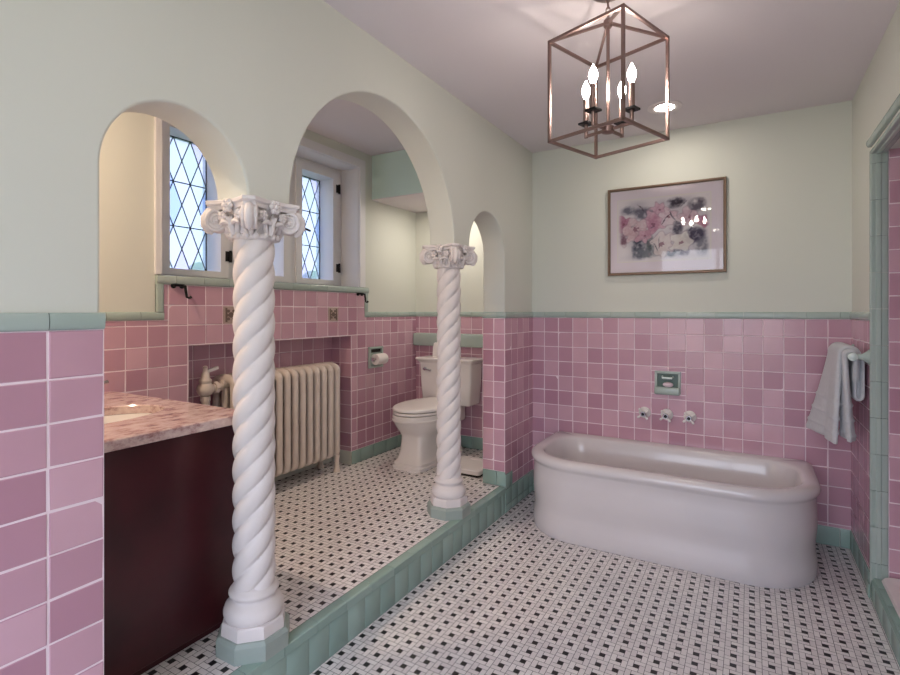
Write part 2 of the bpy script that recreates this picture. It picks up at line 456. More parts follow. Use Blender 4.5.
# shower recess behind the opening
mb = MB()
mb.box(1.45, 1.55, YO0 - .2, YO1 + .1, -.02, 2.3)
ws = struct(mb.build('wall_shower', 'paint'))
mb = MB()
mb.box(XR + .12, 1.45, YO1, YO1 + .1, -.02, 2.3); mb.box(XR + .12, 1.45, YO0 - .2, YO0 - .1, -.02, 2.3)
struct(mb.build('wall_shower_end', 'paint'))
mb = MB()
tiles(mb, (XR + .055, YO1, .0), (1, 0, 0), (0, 0, 1), (0, -1, 0), 1.45 - XR - .055, 2.3, u0=.0, v0=.03)
tiles(mb, (1.45, YO0 - .1, .0), (0, 1, 0), (0, 0, 1), (-1, 0, 0), YO1 - YO0 + .1, 2.3, u0=.05, v0=.03)
mb.build('wall_tile', ['pink', 'grout'], ws, ang=12)
mb = MB(); mb.box(XR + .05, 1.45, YO0 - .1, YO1, 2.25, 2.3); mb.build('shower_soffit', 'pink', ws)
# curb and receptor
mb = MB(); tiles(mb, (XR, YO0, 0), (0, 1, 0), (0, 0, 1), (-1, 0, 0), YO1 - YO0 - .03, .09, .155, .2, u0=.1, v0=.3, d=.012)
tiles(mb, (XR, YO0, .085), (0, 1, 0), (1, 0, 0), (0, 0, 1), YO1 - YO0 - .01, .05, .155, .2, u0=.1, v0=.3, d=.012)
struct(mb.build('trim_3', ['teal', 'teal']), 'green tiled curb under the shower opening')
rc = MB()
def rr_(d, z): return rrect(XR + .012 + d, 1.44 - d, YO0 - .09 + d, YO1 - .01 - d, .05, 5, z)
rc.loft([rr_(.03, .0), rr_(.03, .09), rr_(.012, .1), rr_(.008, .108), rr_(.014, .117), rr_(.05, .119), rr_(.065, .112), rr_(.085, .04), rr_(.2, .03)])
o = rc.build('shower_tray', 'porcelain')
tag(o, 'white shower tray rim behind the green curb at the right edge', 'shower tray')

# window wall with radiator recess and window recess (built of blocks)
RY0, RY1, RZ, RX = 1.633, 2.916, 1.13, -2.74
WY0, WY1, WZ0, WZ1 = 1.49, 3.0, 1.465, 2.39
YF = .1
mb = MB()
B_ = -2.9
mb.box(B_, XW, YF, WY0, -.02, 2.6)                       # left of the windows
mb.box(B_, XW, WY1, 3.9, -.02, 2.6)                      # right of the windows
mb.box(B_, XW, WY0, WY1, WZ1, 2.6)                       # above
mb.box(B_, XW, WY0, WY1, RZ, WZ0)                        # between recesses
mb.box(B_, XW, WY0, RY0, -.02, RZ); mb.box(B_, XW, RY1, WY1, -.02, RZ)
mb.box(B_, RX, RY0, RY1, -.02, RZ)
wall_window = struct(mb.build('wall_window', 'paint'))
mb = MB()
SILLB = 1.442
n_ = (1, 0, 0); u_ = (0, 1, 0); v_ = (0, 0, 1)
ph = lambda y: (RY0 - y) % TP
zz = ZS + .1
TL, TR = 1.505, 3.062
AC = [(1.826, 1.233 + .02), (2.654, 1.253)]               # accent tiles (y, z)
tiles(mb, (XW, YF, zz), u_, v_, n_, YT - YF, SILLB - zz, u0=ph(YF), v0=(RZ - zz) % TP,
      holes=[(RY0 - YF, RY1 - YF, -1, RZ - zz), (-1, TL - .04 - YF, CAP0 - zz, 9), (TR + .04 - YF, 9, CAP0 - zz, 9)])
# recess lining
tiles(mb, (RX, RY0, zz), u_, v_, n_, RY1 - RY0, RZ - zz, u0=.05, v0=(RZ - zz) % TP)
tiles(mb, (RX, RY1, zz), (1, 0, 0), v_, (0, -1, 0), XW - RX + .006, RZ - zz, u0=(XW - RX) % TP, v0=(RZ - zz) % TP)
tiles(mb, (RX, RY0, zz), (1, 0, 0), v_, (0, 1, 0), XW - RX + .006, RZ - zz, u0=(XW - RX) % TP, v0=(RZ - zz) % TP)
tiles(mb, (RX, RY0, RZ), (1, 0, 0), u_, (0, 0, -1), XW - RX + .006, RY1 - RY0, u0=(XW - RX) % TP, v0=.0)
mb.build('wainscot', ['pink', 'grout'], wall_window, ang=12)
for (y, z) in ((RY0 + TP * 2, RZ + TP), (RY0 + TP * 10, RZ + TP)):
    a = MB(); a.box(XW + .003, XW + .0085, y + .003, y + TP - .003, z + .003, z + TP - .003)
    a.mi(1)
    cy, cz = y + TP / 2, z + TP / 2
    a.box(XW + .008, XW + .0098, cy - .034, cy + .034, cz - .008, cz + .005)
    for q in (-.036, .026): a.box(XW + .008, XW + .0096, cy + q, cy + q + .012, cz - .04, cz + .04)
    a.cyl((XW + .008, cy, cz), (XW + .010, cy, cz), .016, 12)
    for s1 in (-1, 1):
        for s2 in (-1, 1): a.cyl((XW + .008, cy + s1 * .016, cz + s2 * .022), (XW + .0095, cy + s1 * .016, cz + s2 * .022), .009, 10)
    a.build('accent_tile', ['accent', 'accentdark'], wall_window)
mb = MB()
trim_run(mb, (XW, YF, CAP0), (XW, TL, CAP0), n_, v_, CAP1 - CAP0, .155, .05)
trim_run(mb, (XW, TR, CAP0), (XW, YT, CAP0), n_, v_, CAP1 - CAP0, .155, .12)
trim_run(mb, (XW, TL, CAP1), (XW, TL, 1.487), n_, (0, -1, 0), .04, .155, .15)
trim_run(mb, (XW, TR, CAP1), (XW, TR, 1.487), n_, (0, 1, 0), .04, .155, .15)
mb.build('cap_tile', 'green', wall_window)
mb = MB()
c_ = MB(); trim_run(mb, (XW, TL - .04, 1.444), (XW, TR + .04, 1.444), n_, v_, .044, .155, .1, d=.02)
tiles(mb, (XG, WY0, 1.472), (0, 1, 0), (1, 0, 0), (0, 0, 1), WY1 - WY0, XW - XG + .012, .155, .3, u0=.1, v0=.2, d=.014, kg=0)
struct(mb.build('trim_4', 'green'), 'green tile sill under the leaded windows')
mb = MB()
for (y0, y1) in ((YF, RY0), (RY1, YT)): tiles(mb, (XW, y0, ZS), u_, v_, n_, y1 - y0, .1, .155, .2, u0=.1, v0=.3, slab=False, d=.011)
struct(mb.build('baseboard_window', 'teal'))
# painted casing around the window recess
mb = MB()
mb.box(XW, XW + .018, WY1, WY1 + .06, 1.49, WZ1 + .06); mb.box(XW, XW + .018, WY0 - .03, WY0, 1.49, WZ1 + .06)
mb.box(XW, XW + .018, WY0, WY1, WZ1, WZ1 + .06)
mb.box(XG, XW, WY1 - .004, WY1 + .0, 1.487, WZ1); mb.box(XG, XW, WY0, WY0 + .004, 1.487, WZ1); mb.box(XG, XW, WY0 + .004, WY1 - .004, WZ1 - .004, WZ1)
struct(mb.build('trim_5', 'trim_white'), 'white painted casing of the window recess')

# three leaded casements
WC = [1.79, 2.265, 2.74]; WH = .155; GZ0, GZ1 = 1.54, 2.305
edges = [WY0] + sum([[c - WH, c + WH] for c in WC], []) + [WY1]
mb = MB()
for i in range(0, len(edges), 2): mb.box(B_ + .02, XG, edges[i], edges[i + 1], 1.487, WZ1)
for c in WC:
    mb.box(B_ + .02, XG, c - WH, c + WH, 1.487, GZ0); mb.box(B_ + .02, XG, c - WH, c + WH, GZ1, WZ1)
struct(mb.build('trim_6', 'trim_white'), 'white mullions and rails between the casements')
def clip(poly, x0, x1, y0, y1):
    def cut(P, f, g):
        out = []
        for i in range(len(P)):
            a, b = P[i - 1], P[i]
            if f(b):
                if not f(a): out.append(g(a, b))
                out.append(b)
            elif f(a): out.append(g(a, b))
        return out
    ix = lambda X: (lambda a, b: (X, a[1] + (b[1] - a[1]) * (X - a[0]) / (b[0] - a[0])))
    iy = lambda Y: (lambda a, b: (a[0] + (b[0] - a[0]) * (Y - a[1]) / (b[1] - a[1]), Y))
    for f, g in ((lambda p: p[0] >= x0 - 1e-9, ix(x0)), (lambda p: p[0] <= x1 + 1e-9, ix(x1)), (lambda p: p[1] >= y0 - 1e-9, iy(y0)), (lambda p: p[1] <= y1 + 1e-9, iy(y1))):
        if len(poly) < 3: return []
        poly = cut(poly, f, g)
    return poly
for i, c in enumerate(WC):
    w = thing('window_%d' % (i + 1), ['leaded casement window left of the near column', 'leaded casement window behind the near column', 'leaded casement window right of the near column'][i], 'window', (XG, c, GZ0))
    w['kind'] = 'structure'
    y0, y1 = c - WH, c + WH
    a = MB()
    for (p, q, r_, s_) in ((y0 - .055, y0, GZ0 - .035, GZ1 + .055), (y1, y1 + .055, GZ0 - .035, GZ1 + .055), (y0, y1, GZ0 - .035, GZ0), (y0, y1, GZ1, GZ1 + .055)):
        a.box(XG - .001, XG + .014, p, q, r_, s_)
    a.build('casement_frame', 'trim_white', w, (XG, c, GZ0))
    xg = -2.845; W_ = y1 - y0; H_ = GZ1 - GZ0; dw, dh = W_ / 3, H_ / 3
    a = MB(); ld = MB()
    for ii in range(-1, 8):
        for jj in range(-1, 8):
            if (ii + jj) % 2: continue
            cx, cz = y0 + ii * dw / 2, GZ0 + jj * dh / 2 - dh / 2
            P = clip([(cx, cz - dh / 2), (cx + dw / 2, cz), (cx, cz + dh / 2), (cx - dw / 2, cz)], y0, y1, GZ0, GZ1)
            if len(P) >= 3: a.add([(xg, p, q) for p, q in P], [tuple(range(len(P)))])
    a.build('glass', 'pane', w, (XG, c, GZ0), fix=False)
    for s1 in (1, -1):
        for kk in range(-8, 12):
            # line z = GZ0 + s*(dh/dw)*(y-y0) + kk*dh
            P0 = (y0, GZ0 + kk * dh); P1 = (y1, GZ0 + kk * dh + s1 * dh / dw * W_)
            t0, t1 = 0., 1.
            dz = P1[1] - P0[1]
            ta, tb = sorted(((GZ0 - P0[1]) / dz, (GZ1 - P0[1]) / dz))
            t0, t1 = max(t0, ta), min(t1, tb)
            if t1 - t0 < .01: continue
            q0 = (xg, P0[0] + W_ * t0, P0[1] + dz * t0); q1 = (xg, P0[0] + W_ * t1, P0[1] + dz * t1)
            ld.bar(q0, q1, .0048, .004, up=(1, 0, 0))
    for kk in (1, 2): ld.bar((xg + .002, y0, GZ0 + kk * dh), (xg + .002, y1, GZ0 + kk * dh), .0055, .005, up=(1, 0, 0))
    for (p, q) in (((xg, y0, GZ0), (xg, y1, GZ0)), ((xg, y0, GZ1), (xg, y1, GZ1)), ((xg, y0, GZ0), (xg, y0, GZ1)), ((xg, y1, GZ0), (xg, y1, GZ1))):
        ld.bar(p, q, .008, .008, up=(1, 0, 0))
    ld.build('lead_came', 'lead', w, (XG, c, GZ0))
    for z in ((1.635, 2.235) if i != 1 else ()):
        h = MB(); h.cyl((XG + .018, y1 + .062, z - .035), (XG + .018, y1 + .062, z + .035), .009, 12)
        h.box(XG + .0145, XG + .018, y1 + .03, y1 + .075, z - .03, z + .03)
        h.build('hinge', 'darkmetal', w, (XG, c, GZ0))
    if i == 0: continue
    h = MB(); h.cyl((XG + .014, y0 - .02, 1.885), (XG + .04, y0 - .02, 1.885), .008, 10); h.bar((XG + .038, y0 - .025, 1.89), (XG + .045, y0 + .045, 1.872), .012)
    h.box(XG + .014, XG + .018, y0 - .032, y0 - .008, 1.86, 1.91)
    h.build('latch', 'darkmetal', w, (XG, c, GZ0))

# end walls of the alcove, bulkhead, ceilings, floors
mb = MB(); mb.box(B_, XB, YT, YT + .12, -.02, 2.6)
wt = struct(mb.build('wall_alcove_back', 'paint'))
mb = MB()
GB0, GB1 = 1.012, 1.118
for (z0, z1) in ((ZS + .1, GB0), (GB1, CAP0)):
    tiles(mb, (XW, YT, z0), (1, 0, 0), v_, (0, -1, 0), XB - XW, z1 - z0, u0=.04, v0=(CAP0 - z0) % TP)
mb.build('wainscot', ['pink', 'grout'], wt, ang=12)
mb = MB(); trim_run(mb, (XW, YT, CAP0), (XB, YT, CAP0), (0, -1, 0), v_, CAP1 - CAP0, .155, .1); mb.build('cap_tile', 'green', wt)
mb = MB()
mb.box(XW + .02, XB - .002, YT - .075, YT, GB0, GB1, .008)
mb.build('green_ledge', 'green', wt)
mb = MB(); tiles(mb, (XW, YT, ZS), (1, 0, 0), v_, (0, -1, 0), XB - XW, .1, .155, .2, u0=.1, v0=.3, slab=False, d=.011)
struct(mb.build('baseboard_alcove', 'teal'))
mb = MB(); mb.box(B_, XB, YF - .1, YF, -.02, 2.6); struct(mb.build('wall_alcove_front', 'paint'))
mb = MB(); mb.box(XW, XB, 3.16, YT, 2.18, ZC2)
o = struct(mb.build('ceiling_bulkhead', 'teal_paint'), 'blue green bulkhead over the toilet')
mb = MB(); mb.box(XW, XB, 3.162, YT, 2.174, 2.18); mb.build('soffit', 'ceiling', o)
mb = MB(); mb.box(B_, XB, YF - .1, 3.9, ZC2, 2.62); struct(mb.build('ceiling_alcove', 'ceiling'))
mb = MB(); mb.box(XA, 1.6, YREAR, YB, ZC, 2.6); struct(mb.build('ceiling', 'ceiling'))
# unseen rear wall; its large window is added to let in fill daylight
mb = MB()
ra, rb_, rc0, rd = -1.25, .42, .35, 2.3
mb.box(XB, ra, YREAR - .15, YREAR, -.02, 2.6); mb.box(rb_, XR + .12, YREAR - .15, YREAR, -.02, 2.6)
mb.box(ra, rb_, YREAR - .15, YREAR, -.02, rc0); mb.box(ra, rb_, YREAR - .15, YREAR, rd, 2.6)
struct(mb.build('wall_rear', 'paint'))
w = MB()
for (a_, b_, c2, d_) in ((ra, rb_, rc0, rc0 + .05), (ra, rb_, rd - .05, rd), (ra, ra + .05, rc0, rd), (rb_ - .05, rb_, rc0, rd), ((ra + rb_) / 2 - .025, (ra + rb_) / 2 + .025, rc0, rd)):
    w.box(a_, b_, YREAR - .12, YREAR - .06, c2, d_)
struct(w.build('window_4', 'trim_white'), 'plain white frame of the window added at the unseen rear for fill daylight')

# mosaic floors ------------------------------------------------------
C_ = .0616
def mosaic(mb, x0, x1, y0, y1, z, px, py):
    mb.mi(2); mb.box(x0, x1, y0, y1, z - .05, z - .0012)
    j = .0016; u = C_ / 3
    ix0 = math.floor((x0 - px) / C_) - 1; ix1 = math.ceil((x1 - px) / C_) + 1
    iy0 = math.floor((y0 - py) / C_) - 1; iy1 = math.ceil((y1 - py) / C_) + 1
    shapes = ((1, 2, 1, 2, 1), (0, 2, 0, 1, 0), (2, 3, 0, 2, 0), (1, 3, 2, 3, 0), (0, 1, 1, 3, 0))
    for a in range(ix0, ix1):
        for b in range(iy0, iy1):
            ox, oy = px + (a - .5) * C_, py + (b - .5) * C_
            for (p, q, r_, s_, k) in shapes:
                X0, X1, Y0, Y1 = ox + p * u + j / 2, ox + q * u - j / 2, oy + r_ * u + j / 2, oy + s_ * u - j / 2
                X0, X1, Y0, Y1 = max(X0, x0), min(X1, x1), max(Y0, y0), min(Y1, y1)
                if X1 - X0 < .002 or Y1 - Y0 < .002: continue
                mb.mi(k); mb.add([(X0, Y0, z), (X1, Y0, z), (X1, Y1, z), (X0, Y1, z)], [(0, 1, 2, 3)])
mb = MB(); mosaic(mb, XA, XR, YREAR, YB, 0, .0076, 2.5946)
struct(mb.build('floor', ['ftile', 'fblack', 'fgrout'], fix=False), 'white and black mosaic floor of the main room')
mb = MB(); mosaic(mb, XW, XA - .03, YF, YT, ZS, -1.499, 1.6014); mosaic(mb, RX, XW, RY0, RY1, ZS, -1.499, 1.6014)
struct(mb.build('floor_alcove', ['ftile', 'fblack', 'fgrout'], fix=False), 'raised mosaic floor of the alcove')
# floor inside the radiator recess and under the alcove
mb = MB(); mb.box(RX, XW, RY0, RY1, 0, ZS - .06); mb.box(XW, XA - .035, YF, YT, 0, ZS - .06)
mb.build('slab', 'fgrout', bpy.data.objects['floor_alcove'])
# green step
mb = MB()
mb.box(XA - .03, XA + .002, YN := ARCH[0][0] - .0, ARCH[2][1] - .012, 0, ZS - .004)
tiles(mb, (XA, ARCH[0][0], 0), u_, v_, n_, ARCH[2][1] - ARCH[0][0] - .012, ZS - .036, TP, .3, u0=.06, v0=.25, d=.01, kg=0)
trim_run(mb, (XA, ARCH[0][0], ZS - .037), (XA, ARCH[2][1] - .012, ZS - .037), n_, v_, .037, TP * 1.5, .1, d=.014, bull=False)
trim_run(mb, (XA + .008, ARCH[0][0], ZS - .003), (XA + .008, ARCH[2][1] - .012, ZS - .003), v_, (-1, 0, 0), .04, TP * 1.5, .1, d=.004, bull=False)
struct(mb.build('trim_7', 'teal'), 'green tiled step edge between the two floors')

# ------------------------------------------------------------------ TWISTED COLUMNS
def make_column():
    root = thing('twisted_column', 'white twisted column standing beside the pink stone vanity top', 'column', (-1.47, 1.185, ZS), 'twisted columns of the arcade', 'thing')
    def octo(r, z, c=.0):
        return [(r * math.cos(R(22.5 + 45 * i)) / math.cos(R(22.5)), r * math.sin(R(22.5 + 45 * i)) / math.cos(R(22.5)), z) for i in range(8)]
    a = MB(); a.loft([octo(.114, 0), octo(.114, .05), octo(.106, .062)]); a.build('plinth', 'greystone', root, ang=20)
    a = MB(); a.loft([octo(.099, .06), octo(.097, .098), octo(.094, .104)])
    base = a.build('base', 'stone', root, ang=20)
    prof = [(.088, .10), (.094, .108), (.098, .120), (.098, .132), (.093, .147), (.083, .158), (.076, .164), (.072, .170), (.073, .174)]
    prof += [(.073 + .009 * math.sin(PI * i / 8), .174 + .028 * i / 8) for i in range(9)] + [(.071, .206), (.062, .212)]
    a = MB(); a.lathe(prof, seg=48); a.build('torus_moulding', 'stone', base, ang=50)
    # shaft: four rope strands
    z0, z1 = .206, 1.385; ns = 240; na = 96; pitch = .335; a = MB(); rs = []
    for i in range(ns + 1):
        z = z0 + (z1 - z0) * i / ns
        ring = []
        for j in range(na):
            th = 2 * PI * j / na
            ph = (th - 2 * PI * z / pitch) * 4
            q = abs(math.sin(ph / 2))
            r = .0705 - .0150 * (1 - q ** .45) - .003 * i / ns
            ring.append((r * math.cos(th), r * math.sin(th), z))
        rs.append(ring)
    a.loft(rs); a.build('shaft', 'stone', root, ang=60)
    # capital
    zt = SPR - ZS + .005
    a = MB()
    zb = zt - .122
    a.lathe([(.066, zb - .006), (.076, zb - .004), (.079, zb + .002), (.078, zb + .008), (.071, zb + .012), (.073, zb + .03), (.080, zb + .07), (.094, zb + .10), (.094, zb + .112)], seg=40)
    # ring of small leaf tips
    for i in range(16):
        t = 2 * PI * (i + .5) / 16
        a.ball((.077 * math.cos(t), .077 * math.sin(t), zb + .006), .011, 1, 1, 1.0, 8, 6)
    for i in range(8):
        t = 2 * PI * i / 8
        e = Vector((math.cos(t), math.sin(t), 0)); tt = Vector((-math.sin(t), math.cos(t), 0))
        path = [e * r + Vector((0, 0, zb + z)) for r, z in ((.074, .01), (.080, .03), (.086, .05), (.097, .064), (.105, .06), (.104, .05))]
        a.tube(path, [.016, .020, .019, .015, .011, .005], 10, flat=.5, up=e)
        for s1 in (-1, 1):
            path = [e * r + tt * (s1 * w) + Vector((0, 0, zb + z)) for r, w, z in ((.075, .012, .012), (.080, .020, .03), (.086, .026, .046), (.094, .030, .05))]
            a.tube(path, [.008, .010, .009, .004], 8, flat=.6, up=e)
    cap = a.build('capital', 'stone', root, ang=55)
    # abacus: concave sides, cut corners
    def aba(sc, z):
        pts = []
        hd = .150 * sc; cw = .020 * sc; mid = .100 * sc
        for q in range(4):
            am = R(90 * q); 
            for i in range(9):
                s = -1 + 2 * i / 8
                # side between corner at am-45 and am+45
                c0 = Vector((math.cos(am - PI / 4), math.sin(am - PI / 4))) * hd + Vector((-math.sin(am - PI / 4), math.cos(am - PI / 4))) * cw
                c1 = Vector((math.cos(am + PI / 4), math.sin(am + PI / 4))) * hd - Vector((-math.sin(am + PI / 4), math.cos(am + PI / 4))) * cw
                base_ = c0.lerp(c1, (s + 1) / 2); n = Vector((math.cos(am), math.sin(am)))
                dd = base_.dot(n); dep = dd - (mid + (dd - mid) * s * s)
                p = base_ - n * dep; pts.append((p.x, p.y, z))
        return pts
    a = MB(); a.loft([aba(.90, zt - .030), aba(.93, zt - .022), aba(.93, zt - .018), aba(1.0, zt - .012), aba(1.0, zt - .002), aba(.985, zt)])
    a.build('abacus', 'stone', cap, ang=30)
    for q in range(4):
        am = R(45 + 90 * q); e = Vector((math.cos(am), math.sin(am), 0)); tt = Vector((-math.sin(am), math.cos(am), 0))
        ctr = e * .114 + Vector((0, 0, zt - .066))
        a = MB()
        a.lathe([(.004, -.019), (.026, -.019), (.034, -.015), (.037, -.008), (.033, 0), (.037, .008), (.034, .015), (.026, .019), (.004, .019)], ctr, tt, 28)
        for s1 in (-1, 1):
            path = []; rad = []
            for i in range(46):
                f = i / 45; ang = PI / 2 - f * 2 * PI * 1.9; rr = .034 * (1 - f) ** .8 + .004
                path.append(ctr + e * (rr * math.cos(ang)) + Vector((0, 0, rr * math.sin(ang))) + tt * (s1 * .019)); rad.append(.0062 * (1 - .45 * f))
            a.tube(path, rad, 8)
            a.ball(ctr + tt * (s1 * .02), .008, seg=10, n=6)
            # stalk that runs from the bell up to the volute
            st = [e * r + tt * (s1 * w) + Vector((0, 0, zt + z)) for r, w, z in ((.080, .030, -.085), (.088, .028, -.060), (.098, .022, -.042), (.112, .018, -.033), (.124, .018, -.032))]
            a.tube(st, [.006, .007, .007, .007, .006], 8)
        # leaf hanging over the outer edge of the scroll
        lf = [e * r + Vector((0, 0, zt + z)) for r, z in ((.122, -.026), (.138, -.034), (.147, -.054), (.148, -.078), (.140, -.098), (.132, -.106))]
        a.tube(lf, [.008, .013, .016, .015, .010, .004], 12, flat=1.4, up=tt)
        for s1 in (-1, 1):
            lf = [e * r + tt * (s1 * w) + Vector((0, 0, zt + z)) for r, w, z in ((.128, .010, -.03), (.143, .018, -.046), (.147, .020, -.066), (.143, .016, -.082))]
            a.tube(lf, [.005, .008, .008, .003], 8)
        a.build('volute', 'stone', cap, ang=55)
        am = R(90 * q); e = Vector((math.cos(am), math.sin(am), 0)); tt = Vector((-math.sin(am), math.cos(am), 0)); up = Vector((0, 0, 1))
        a = MB()
        c = e * .102 + up * (zt - .022)
        a.ball(c + e * .008, .009, seg=10, n=6)
        for i in range(6):
            t = 2 * PI * i / 6; a.ball(c + (tt * math.cos(t) + up * math.sin(t)) * .015 + e * .003, .010, seg=8, n=6)
        for s1 in (-1, 1):
            c = e * .094 + tt * (s1 * .040) + up * (zt - .052)
            for i in range(5):
                t = 2 * PI * i / 5; a.ball(c + (tt * math.cos(t) + up * math.sin(t)) * .010, .0085, seg=8, n=6)
            a.ball(c + e * .006, .006, seg=8, n=6)
            sw = [e * r + tt * (s1 * w) + up * (zt + z) for r, w, z in ((.092, .004, -.080), (.096, .018, -.074), (.098, .032, -.072), (.098, .046, -.080))]
            a.tube(sw, [.005, .008, .009, .004], 8)
        a.build('flower_carving', 'stone', cap, ang=55)
    return root
col1 = make_column()
col2 = copy_tree(col1); col2.location = (-1.47, 2.505, ZS)
col2['label'] = 'white twisted column standing in front of the toilet'

# ------------------------------------------------------------------ VANITY
vy0, vy1 = .14, 1.262
v = thing('vanity_cabinet', 'dark mahogany vanity cabinet under the pink stone top', 'cabinet', (-2.05, .7, ZS))
og = (-2.05, .7, ZS)
a = MB(); a.box(XW + .012, -1.64, vy0, vy1 - .01, ZS + .09, .745, .004)
for (p, q, y0, y1) in ((XW + .012, XW + .03, vy0, vy1 - .01), (-1.66, -1.64, vy0, vy1 - .01), (XW + .03, -1.66, vy0, vy0 + .02), (XW + .03, -1.66, vy1 - .03, vy1 - .01)): a.box(p, q, y0, y1, .74, .904)
a.build('body', 'wood', v, og)
a = MB(); a.box(XW + .03, -1.644, vy0 + .02, vy1 - .03, ZS, ZS + .092); a.build('toe_kick', 'wood', v, og)
for (p, q) in ((vy0 + .02, .665), (.675, vy1 - .025)):
    a = MB(); a.box(-1.6395, -1.622, p, q, ZS + .03, .895, .004); d_ = a.build('door', 'wood', v, og)
    ky = .64 if q < .7 else .70
    h = MB(); h.lathe([(.004, 0), (.004, .012), (.010, .018), (.011, .024), (.006, .03)], (-1.622, ky, .62), (1, 0, 0), 16); h.build('knob', 'darkmetal', d_, og)
# countertop with an oval hole
def ell(ax, ay, z, n=64): return [(-2.0 + ax * math.cos(2 * PI * i / n), .88 + ay * math.sin(2 * PI * i / n), z) for i in range(n)]
def boxring(z, d=0, n=64):
    x0, x1, y0, y1 = XW + .008 + d, -1.578 - d, vy0 - .02 + d, 1.268 - d; out = []
    for i in range(n):
        t = 2 * PI * i / n; c, s = math.cos(t), math.sin(t)
        # project direction on the rectangle
        cx, cy = -2.0, .88
        k = min(((x1 - cx) / c if c > 1e-6 else ((x0 - cx) / c if c < -1e-6 else 9)), ((y1 - cy) / s if s > 1e-6 else ((y0 - cy) / s if s < -1e-6 else 9)))
        out.append([cx + c * k, cy + s * k, z])
    for (X, Y) in ((x0, y0), (x1, y0), (x1, y1), (x0, y1)):
        b = min(range(n), key=lambda i: (out[i][0] - X) ** 2 + (out[i][1] - Y) ** 2); out[b][0] = X; out[b][1] = Y
    return [tuple(p) for p in out]
a = MB(); z0, z1 = .9045, .937
a.loft([ell(.17, .285, z0), boxring(z0), boxring(z1 - .004), boxring(z1, .004), ell(.174, .289, z1), ell(.17, .285, z1 - .004), ell(.17, .285, z0)], False, False)
o = a.build('countertop', 'granite', None, (-2.045, .7, z0))
tag(o, 'pink veined stone countertop on the dark vanity cabinet', 'countertop')
a = MB(); a.loft([ell(.19, .30, .9035), ell(.167, .282, .9035), ell(.163, .277, .89), ell(.15, .255, .85), ell(.12, .20, .80), ell(.07, .1, .775), ell(.02, .02, .77)], False, True)
a.lathe([(.02, .771), (.02, .774), (.004, .775)], (-2.0, .88, 0))
o = a.build('wash_basin', 'porcelain', None, (-2.045, .86, .77))
sm = o.modifiers.new('shell', 'SOLIDIFY'); sm.thickness = .008; sm.offset = -1
tag(o, 'white oval basin set under the stone countertop', 'basin')
f = thing('basin_faucet', 'chrome basin faucet behind the oval sink, mostly hidden by the wall', 'faucet', (-2.36, .86, .937))
og = (-2.36, .86, .937)
a = MB(); a.lathe([(.026, .937), (.026, .945), (.016, .955), (.014, 1.02)], (-2.36, .86, 0)); a.tube([(-2.36, .86, 1.01), (-2.36, .86, 1.05), (-2.33, .86, 1.075), (-2.28, .86, 1.075), (-2.245, .86, 1.05)], .012, 12); a.build('spout', 'chrome', f, og)
for y in (.74, 1.08):
    a = MB(); a.lathe([(.024, .937), (.024, .944), (.014, .952), (.013, .985), (.016, .99), (.012, 1.0)], (-2.36, y, 0)); a.tube([(-2.36, y, .992), (-2.36, y + (.03 if y > .9 else -.03), .998), (-2.36, y + (.075 if y > .9 else -.075), 1.006)], [.006, .006, .0085], 10)
    a.build('handle', 'chrome', f, og)

# ------------------------------------------------------------------ RADIATOR
ry0, pitch = 1.875, .0648; nsec = 14; rxc = -2.615; rz0 = ZS
rad = thing('radiator', 'cream cast iron column radiator in the tiled recess', 'radiator', (rxc, ry0 + pitch * nsec / 2, ZS))
og = (rxc, 0, 0)
def section():
    a = MB()
    zt, zb, hx = .752, .115, .078
    lp = []
    for i in range(13):
        t = PI * i / 12; lp.append((hx * math.cos(t), 0, zt - .03 + .03 * math.sin(t)))
    lp += [(-hx, 0, .60), (-hx, 0, .45), (-hx, 0, .30), (-hx, 0, .2)]
    for i in range(13):
        t = PI + PI * i / 12; lp.append((hx * math.cos(t), 0, zb + .03 + .03 * math.sin(t)))
    lp += [(hx, 0, .2), (hx, 0, .30), (hx, 0, .45), (hx, 0, .60)]
    a.tube(lp, .0225, 14, closed=True, up=(0, 1, 0))
    a.tube([(0, 0, zb + .01), (0, 0, .3), (0, 0, .55), (0, 0, zt)], .02, 12)
    for z in (zt - .035, zb + .035): a.cyl((0, -pitch / 2, z), (0, pitch / 2, z), .03, 16)
    for z in (zt - .01, zb + .01): a.ball((0, 0, z), .03, 2.6, .85, 1.0, 16, 8)
    return a
s0 = section().build('section', 'radiator', rad, ang=50)
base_y = rad.location.y
for i in range(nsec):
    s_ = s0 if i == 0 else s0.copy()
    if i: COL.objects.link(s_); s_.parent = rad
    s_.location = (0, ry0 + pitch * (i + .5) - base_y, 0)
for y in (ry0 + pitch * .5, ry0 + pitch * (nsec - .5)):
    for x in (-.078, .078):
        a = MB(); a.lathe([(.024, 0), (.024, .012), (.017, .03), (.016, .075), (.022, .12)], (x, y - base_y, 0), seg=14); a.build('foot', 'radiator', rad)
yv = 1.775 - base_y; xv = .01
a = MB(); a.cyl((xv, yv, .0), (xv, yv, .66), .021, 16); a.lathe([(.03, .0), (.03, .012)], (xv, yv, 0)); a.lathe([(.027, .64), (.027, .665)], (xv, yv, 0), seg=8)
a.build('supply_pipe', 'radiator', rad)
a = MB(); a.ball((xv, yv, .705), .045, 1, 1, .95, 20, 10)
a.cyl((xv, yv, .705), (0, ry0 - base_y + .02, .705), .022, 16); a.lathe([(.034, 0), (.034, .022)], (xv * .5, yv + .055, .705), (0, 1, 0), 8)
a.lathe([(.03, .735), (.034, .745), (.034, .755), (.024, .765), (.02, .79), (.014, .80), (.012, .82), (.014, .828), (.006, .835)], (xv, yv, 0), seg=16)
va = a.build('valve', 'radiator', rad, ang=40)
